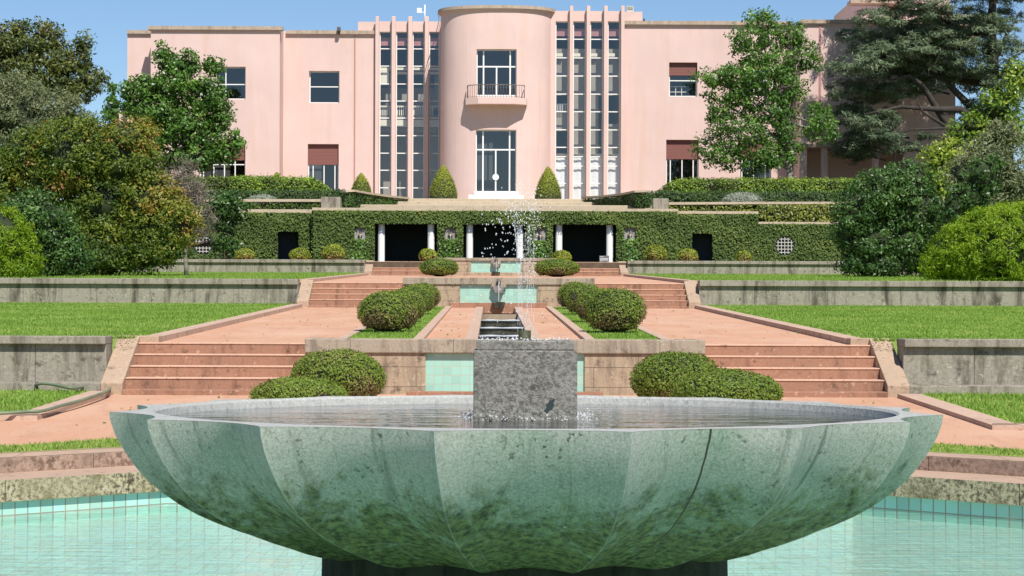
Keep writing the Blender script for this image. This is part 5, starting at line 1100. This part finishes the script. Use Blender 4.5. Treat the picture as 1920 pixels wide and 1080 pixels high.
# ------------------------------------------------------------------ trees and shrubs
def LB(Y, *ls, k=1.0): return [lobe(x, y, Y, a*k, c*k) for x, y, a, c in ls]
zT2 = t2Z(65)
plant('tall_tree', 'tall dark olive tree rising behind the grey green shrub, far left', 'tree', at(80, 330, 102)[:2]+(HZ-0.6,), LB(102, (15, 95, 55, 48), (70, 85, 42, 50), (112, 128, 45, 42), (60, 150, 75, 50), (158, 150, 38, 30), (155, 84, 17, 20), (135, 178, 40, 22), (35, 62, 30, 22), (10, 150, 40, 40), (165, 120, 20, 18), (100, 80, 18, 22)), 'lf_oak', 0.2, 0.46, 2.8, 40, 0.4, 0.45, rtr=0.25)
plant('poplar', 'slim pale green poplar standing far behind, left of the mansion', 'tree', at(212, 232, 150)[:2]+(HZ-0.5,), LB(150, (211, 205, 10, 26), (213, 180, 7, 22), (208, 215, 12, 15)), 'lf_mid', 0.3, 0.5, 2.5, 22, 0.5, 0.4, rtr=0.12)
plant('tall_shrub', 'grey green fine leaved shrub behind the autumn coloured one, far left', 'shrub', at(60, 420, 72)[:2]+(t2Z(72),), LB(72, (40, 225, 72, 85), (110, 225, 58, 55), (0, 200, 55, 55), (155, 250, 30, 42), (60, 330, 80, 70), (-30, 330, 60, 80), (-20, 240, 50, 70)), 'lf_grey', 0.14, 0.3, 5.5, 40, 0.26, 0.6, jit=0.9, rtr=0.12)
plant('autumn_shrub', 'big rounded shrub of olive, yellow and orange leaves on the left lawn', 'shrub', at(200, 512, 64)[:2]+(t2Z(64),),
      LB(64, (140, 290, 88, 72), (225, 300, 72, 58), (85, 340, 60, 55), (195, 385, 70, 60), (275, 375, 58, 62), (145, 335, 50, 28), (318, 415, 48, 52), (280, 430, 60, 48), (240, 260, 55, 40), (60, 290, 45, 50), (190, 440, 70, 38), (332, 425, 42, 40), (175, 480, 90, 34), (270, 478, 55, 34), (302, 458, 46, 34), (-12, 350, 50, 70)), 'lf_mixed', 0.115, 0.3, 7, 46, 0.45, 0.74, shell=(0.8, 1.03), tints=[0.42, 0.4, 0.62, 0.3, 0.68, 0.95, 0.55, 0.42, 0.72, 0.42, 0.42, 0.62, 0.2, 0.22, 0.5, 0.4], rtr=0.14)
plant('bare_shrub', 'bare grey twiggy shrub at the right side of the autumn shrub', 'shrub', at(350, 510, 66)[:2]+(t2Z(66),), LB(66, (345, 325, 28, 34), (365, 375, 36, 45), (320, 350, 30, 40), (375, 420, 26, 36)), 'twig_grey', 0.34, 0.38, 5, 26, 0.06, 0.0, jit=0.9, shell=(0.4, 1.05), rtr=0.06, bark='bark_grey')
plant('dark_shrub', 'dark green leafy shrub low on the left behind the lime bush', 'shrub', at(80, 515, 60)[:2]+(t2Z(60),), LB(60, (60, 410, 75, 55), (105, 455, 48, 48), (35, 470, 50, 42), (130, 485, 40, 32), (60, 500, 70, 25)), 'lf_dark', 0.11, 0.28, 5.5, 40, 0.5, 0.7, tints=[0.6, 0.55, 0.5, 0.45, 0.4])
plant('lime_shrub', 'bright lime green feathery bush at the left picture edge', 'shrub', at(20, 520, 57)[:2]+(t2Z(57)+0.1,), LB(57, (-12, 462, 76, 74), (36, 486, 40, 34), (8, 504, 64, 24)), 'lf_lime', 0.10, 0.2, 14, 60, 0.25, 0.9, jit=0.7, shell=(0.9, 1.02))
plant('dark_shrub', 'dark bushy shrub against the ivy wall left of the lattice window', 'shrub', at(425, 485, 87)[:2]+(T3Z,), LB(87, (432, 388, 31, 26), (425, 428, 20, 20), (405, 400, 20, 30), (448, 385, 18, 20), (315, 470, 28, 16), (335, 462, 18, 26), (416, 452, 18, 20), (432, 462, 14, 24)), 'lf_dark', 0.17, 0.34, 4, 26, 0.5, 0.6)
plant('maple_tree', 'bushy fresh green tree standing before the left wing of the mansion', 'tree', at(352, 345, 106)[:2]+(HZ-0.3,),
      LB(106, (304, 104, 13, 24), (345, 122, 34, 30), (402, 122, 20, 18), (332, 160, 45, 36), (262, 168, 36, 26), (392, 180, 40, 36), (298, 210, 52, 36), (412, 222, 26, 26), (350, 240, 50, 36), (288, 258, 36, 30), (422, 283, 30, 26), (362, 298, 52, 22), (244, 195, 20, 24), (440, 262, 14, 18), (310, 300, 24, 22), (385, 265, 36, 26), k=0.97), 'lf_mid', 0.17, 0.38, 3.4, 40, 0.6, 0.42, rtr=0.16)
plant('airy_tree', 'airy green tree with slanting grey trunk before the right windows', 'tree', at(1500, 340, 102.5)[:2]+(HZ-0.4,),
      LB(102.5, (1420, 38, 30, 24), (1402, 78, 40, 30), (1445, 108, 50, 38), (1368, 142, 50, 18), (1332, 150, 28, 18), (1400, 180, 42, 34), (1470, 165, 44, 34), (1380, 240, 48, 36), (1358, 292, 36, 28), (1428, 292, 44, 34), (1530, 232, 34, 34), (1490, 62, 26, 20), (1556, 250, 18, 20), (1505, 105, 34, 30), (1478, 285, 24, 24), (1350, 205, 30, 24), (1330, 180, 14, 14), (1440, 210, 50, 40), (1435, 60, 40, 36), (1420, 145, 60, 36), (1400, 260, 50, 40), (1450, 250, 40, 34), (1330, 275, 26, 26), k=1.06), 'lf_mid', 0.16, 0.36, 2.9, 30, 0.5, 0.0, trunk=at(1470, 190, 102.5), bark='bark_grey', shell=(0.45, 1.08), rtr=0.16, tints=[0.5]*4+[0.6]*3+[0.45]*3+[0.7]+[0.45]*12)
plant('laurel_tree', 'yellow green glossy tree at the right picture edge under the cedar', 'tree', at(1860, 420, 82)[:2]+(T3Z,), LB(82, (1905, 150, 32, 38), (1868, 205, 44, 34), (1822, 235, 34, 26), (1890, 255, 48, 38), (1800, 250, 26, 18), (1850, 265, 40, 30)), 'lf_laurel', 0.19, 0.38, 3.2, 26, 0.4, 0.55, rtr=0.15)
plant('grey_green_shrub', 'soft grey green shrub on the right, above the lime bush', 'shrub', at(1850, 480, 74)[:2]+(t2Z(74),), LB(74, (1865, 300, 62, 48), (1820, 330, 56, 46), (1900, 350, 52, 52), (1840, 390, 70, 40), (1880, 250, 40, 25)), 'lf_grey', 0.16, 0.34, 4.2, 30, 0.28, 0.66, jit=0.9, tints=[0.5, 0.45, 0.45, 0.35, 0.45])
plant('yellow_shrub', 'small yellow leaved shrub between dark bush and grey green shrub', 'shrub', at(1770, 430, 78)[:2]+(t2Z(78),), LB(78, (1765, 295, 34, 28), (1795, 285, 30, 26), (1760, 340, 30, 40)), 'lf_laurel', 0.16, 0.3, 4.5, 28, 0.45, 0.6, tints=[0.85, 0.8, 0.6])
plant('dark_shrub', 'small dark green shrub behind the lime bush on the right', 'shrub', at(1850, 500, 68)[:2]+(t2Z(68),), LB(68, (1842, 330, 40, 38), (1820, 370, 38, 40), (1790, 390, 30, 40)), 'lf_dark', 0.15, 0.3, 5, 28, 0.5, 0.7)
plant('dark_shrub', 'large rounded dark glossy bush on the right middle lawn', 'shrub', at(1675, 520, 70)[:2]+(t2Z(70),),
      LB(70, (1655, 365, 60, 50), (1700, 345, 52, 42), (1612, 395, 52, 48), (1715, 400, 62, 60), (1632, 455, 62, 48), (1700, 460, 62, 50), (1590, 430, 30, 40), (1640, 495, 70, 24), (1730, 490, 45, 30)), 'lf_dark', 0.125, 0.3, 5.5, 44, 0.42, 0.72, tints=[0.62, 0.6, 0.55, 0.5, 0.5, 0.5, 0.5, 0.35, 0.35], rtr=0.14)
plant('lime_shrub', 'broad bright lime green feathery bush at the right picture edge', 'shrub', at(1870, 526, 57)[:2]+(t2Z(57)+0.1,), LB(57, (1905, 475, 140, 92), (1822, 478, 78, 58), (1764, 498, 42, 26)), 'lf_lime', 0.10, 0.2, 14, 60, 0.25, 0.9, jit=0.7, shell=(0.9, 1.02), tints=[0.6, 0.55, 0.5])

# cedar: limbs with flat drooping plates
def cedar():
    Y = 105.0; base = at(1885, 470, Y)[:2]+(HZ,)
    r = empty('cedar', base, 'large dark blue green cedar with long spreading limbs before the right wing', 'tree')
    plates = [(1590, 62, 26, 10), (1640, 78, 60, 20), (1700, 60, 60, 22), (1620, 118, 55, 22), (1680, 130, 60, 24), (1745, 100, 60, 24), (1790, 60, 60, 26), (1760, 20, 60, 24), (1700, 20, 46, 18), (1850, 30, 60, 30), (1900, 80, 40, 26), (1830, 95, 50, 24), (1880, 140, 50, 24), (1800, 140, 50, 22), (1600, 160, 44, 16), (1640, 175, 56, 18), (1590, 205, 40, 16), (1625, 225, 52, 18), (1680, 205, 44, 14), (1720, 165, 46, 18), (1610, 262, 40, 16), (1660, 255, 40, 12), (1720, 245, 34, 10), (1690, 285, 40, 12), (1775, 270, 34, 14), (1840, 160, 40, 20), (1905, 180, 34, 24), (1770, 190, 30, 10), (1560, 130, 26, 10), (1560, 180, 20, 10), (1870, 200, 34, 18), (1830, 230, 26, 14), (1740, 60, 50, 20), (1660, 100, 56, 18)] + [(x, y, random.uniform(55, 80), random.uniform(18, 26)) for x in range(1660, 2000, 62) for y in (-230, -175, -120, -70, -25)] + [(random.uniform(1590, 1860), random.uniform(30, 300), random.uniform(36, 58), random.uniform(13, 20)) for _ in range(40)]
    plates = [p_ for p_ in plates if not (1665 < p_[0] < 1800 and 165 < p_[1] < 345)] + [(1600, 290, 40, 14), (1640, 250, 46, 14), (1690, 275, 30, 8), (1730, 255, 20, 6), (1775, 285, 30, 14)]
    lobes = [lobe(x, y, Y + random.uniform(-2.5, 3.4), a*1.12, c*1.1, 0.8) for x, y, a, c in plates]
    tz = [0.5 + (0.14 if y < 190 else -0.12) for x, y, a, c in plates]
    P, Nn, T = crown_pts(lobes, 0.42, 3.2, 52, (0.3, 1.1), 0.42, 0.8, tz)
    q = leaf_quads(P, Nn*0.4 + np.array([0, -0.2, 0.9]), 0.30, 0.13, 0.55, 0.4, 0.35)
    quads_mesh('crown', q, T, M['lf_cedar'], r)
    b = MB(); top = at(1868, -60, Y)
    b.tube([base, at(1872, 330, Y), at(1880, 250, Y), at(1862, 130, Y), at(1858, 40, Y), top], [0.55, 0.42, 0.38, 0.3, 0.22, 0.15], 12)
    def limb(pts, r0): 
        n = len(pts); b.tube([at(x, y, Y+d) for x, y, d in pts], [r0*(1-0.8*i/(n-1)) for i in range(n)], 8)
    limb([(1875, 320, 0), (1800, 270, -0.8), (1760, 210, -1.2), (1730, 160, -1.6), (1705, 142, -1.8), (1670, 150, -2)], 0.25)
    limb([(1872, 260, 0), (1800, 205, -1), (1760, 205, -1.4), (1690, 200, -1.8), (1620, 215, -2.2)], 0.24)
    limb([(1878, 250, 0), (1810, 190, -0.4), (1775, 155, -0.4), (1720, 120, -0.5), (1650, 95, -0.5)], 0.24)
    limb([(1872, 330, 0), (1770, 235, -1.5), (1730, 210, -1.7), (1715, 180, -1.7)], 0.14)
    limb([(1866, 160, 0), (1800, 150, 0.5), (1740, 110, 0.6), (1650, 80, 0.4), (1590, 62, 0)], 0.2)
    limb([(1862, 120, 0), (1890, 60, 0.3), (1915, 20, 0.5)], 0.14); limb([(1862, 170, 0), (1895, 110, 0.4), (1930, 90, 0.5)], 0.12); limb([(1860, 70, 0), (1800, 55, 0.3), (1740, 22, 0.2), (1690, 18, 0)], 0.15)
    limb([(1875, 300, 0), (1780, 240, -2), (1710, 243, -2), (1660, 256, -2)], 0.1)
    for L in lobes:
        s = Vector((min(L[0]+1.6, base[0]), L[1]*0.6+Y*0.4, L[2]-0.3)); b.tube(limb_path(s, L[:3], 0.1, 4), [0.06, 0.045, 0.03, 0.015], 5)
    b.build('trunk', M['bark_dark'], r)
cedar()
# far tree line that closes the gaps
far = []
for k in range(40):
    x = -190 + k*10 + random.uniform(-3, 3); far.append((x, 300 + random.uniform(-20, 20), 9 + random.uniform(-1.5, 2.5), 9, 8, 5.5))
P, Nn, T = crown_pts(far, 1.6, 0.22, 22, (0.6, 1.05), 0.8, 0.1)
quads_mesh('distant_trees', leaf_quads(P, Nn, 0.9, 0.6, 0.7, 0.4), T, M['lf_oak'], None, (*cores(far, 0.8), M['hedge_core']))['kind'] = 'stuff'

# ------------------------------------------------------------------ grass blades (nobody counts these)
def blades(regions):
    Vs, Ts = [], []
    for x0, x1, y0, y1, zf, dz, dens, hgt in regions:
        n = int(abs(x1-x0)*(y1-y0)*dens); y = y0 + (y1-y0)*rng.random(n)**1.25; x = rng.uniform(min(x0, x1), max(x0, x1), n)
        if callable(zf): z = np.array([zf(v) for v in y]) + dz
        else: z = np.full(n, zf)
        k = np.abs((x-CX)/y) < 0.40; x, y, z = x[k], y[k], z[k]; n = len(x)
        h = hgt*rng.uniform(0.5, 1.3, n); th = rng.uniform(0, math.pi, n); w = 0.008 + 0.006*rng.random(n)
        a = np.stack([x - w*np.cos(th), y - w*np.sin(th), z - 0.004], 1); c = np.stack([x + w*np.cos(th), y + w*np.sin(th), z - 0.004], 1)
        t = np.stack([x + rng.normal(0, 0.4, n)*h, y + rng.normal(0, 0.4, n)*h, z + h], 1)
        Vs.append(np.stack([a, c, t], 1)); Ts.append(np.clip(rng.normal(0.45, 0.17, n) + 0.16*np.sin(x*1.3+np.sin(y*.7)*2)*np.sin(y*0.9+x*.4) + 0.1*np.sin(x*3.1+y)*np.sin(y*2.3-x), 0, 1))
    return np.vstack(Vs), np.concatenate(Ts)
reg = []
for s in (-1, 1):
    reg += [(s*5.35, s*20, 30.0, 54, t1Z, 0.08, 420, 0.036), (s*5.8, s*12, 24.0 if s > 0 else 24.8, 29.0, lowZ, 0.05, 700, 0.045), (s*1.37, s*2.35, 32, 53.5, t1Z, 0.03, 420, 0.03), (s*5.3, s*26, 54.8, 83, t2Z, 0.08, 90, 0.06)]
V, T = blades(reg); quads_mesh('grass', V, T, M['blade'], None, None, 3)['kind'] = 'stuff'
# verge grass around the pool
pv = []
p, q_ = octo(9.1), octo(9.72)
for k in (0, 1, 2, 3):
    n = 9000; t = rng.random(n); u = rng.random(n); j = (k+1) % 8
    A = np.array(p[k])*(1-t)[:, None] + np.array(p[j])*t[:, None]; B = np.array(q_[k])*(1-t)[:, None] + np.array(q_[j])*t[:, None]; Z_ = 0.497 + (np.array([lowZ(v) for v in B[:, 1]]) - 0.49)*u; pv.append(np.column_stack([A + (B-A)*u[:, None], Z_]))
pv = np.vstack(pv); pv = pv[pv[:, 1] > 15]; n = len(pv); z = pv[:, 2]; h = 0.035*rng.uniform(0.4, 1.3, n); th = rng.uniform(0, math.pi, n); w = 0.007
a = np.stack([pv[:, 0]-w*np.cos(th), pv[:, 1]-w*np.sin(th), z], 1); c = np.stack([pv[:, 0]+w*np.cos(th), pv[:, 1]+w*np.sin(th), z], 1); t_ = np.stack([pv[:, 0]+rng.normal(0, .5, n)*h, pv[:, 1]+rng.normal(0, .5, n)*h, z+h], 1)
quads_mesh('verge_grass', np.stack([a, c, t_], 1), np.clip(rng.normal(0.62, 0.22, n), 0, 1), M['blade'], None, None, 3)['kind'] = 'stuff'

# a few fallen leaves on gravel and steps
fl_p = []
for _ in range(260):
    y = random.uniform(20.5, 28.8) if random.random() < 0.5 else random.uniform(31, 53); x = random.choice((-1, 1))*random.uniform(0.7, 1.15) if random.random() < 0.3 and y > 30 else random.choice((-1, 1))*random.uniform(2.6, 5.0)
    fl_p.append((x, y, (lowZ(y) if y < 29.5 else t1Z(y)) + 0.012))
fl_p = np.array(fl_p); quads_mesh('fallen_leaves', leaf_quads(fl_p, np.tile([0, -0.3, 1.0], (len(fl_p), 1)), 0.05, 0.6, 0.3, 0.5), rng.uniform(0.3, 1.0, len(fl_p)), M['lf_mixed'], None)['kind'] = 'stuff'
# ------------------------------------------------------------------ garden hose
def hp(px, py, z=None):
    # point of the lower plateau seen there
    Y = 7371/(py-489); x, _, zz = at(px, py, Y); return (x, Y, lowZ(Y)+0.095)
pl_ = [at(68, 722, 29.05), at(78, 719, 29.0), at(100, 721, 28.9), at(140, 728, 28.6)]
pts = [Vector(p_) for p_ in pl_] + [Vector(hp(x, y)) for x, y in ((178, 734), (198, 737), (206, 742), (203, 748), (192, 753), (165, 763), (140, 771), (115, 778), (90, 786), (74, 789), (50, 790), (25, 792), (-10, 794), (-60, 796))]
ho = empty('garden_hose', tuple(pts[5]), 'greenish garden hose lying on the kerb and gravel at the lower left', 'hose')
cu = []
for i in range(len(pts)-1):
    p0, p1, p2, p3 = pts[max(i-1, 0)], pts[i], pts[i+1], pts[min(i+2, len(pts)-1)]
    for k in range(4):
        t = k/4; cu.append(0.5*((2*p1) + (p2-p0)*t + (2*p0-5*p1+4*p2-p3)*t*t + (3*p1-p0-3*p2+p3)*t**3))
MB().tube(cu, 0.021, 8).build('tube', M['hose'], ho); MB().tube([pts[0]+Vector((0, 0, -0.06)), pts[0], pts[0]+Vector((0.02, -0.02, 0.03))], 0.028, 8).build('connector', M['metal_dark'], ho)
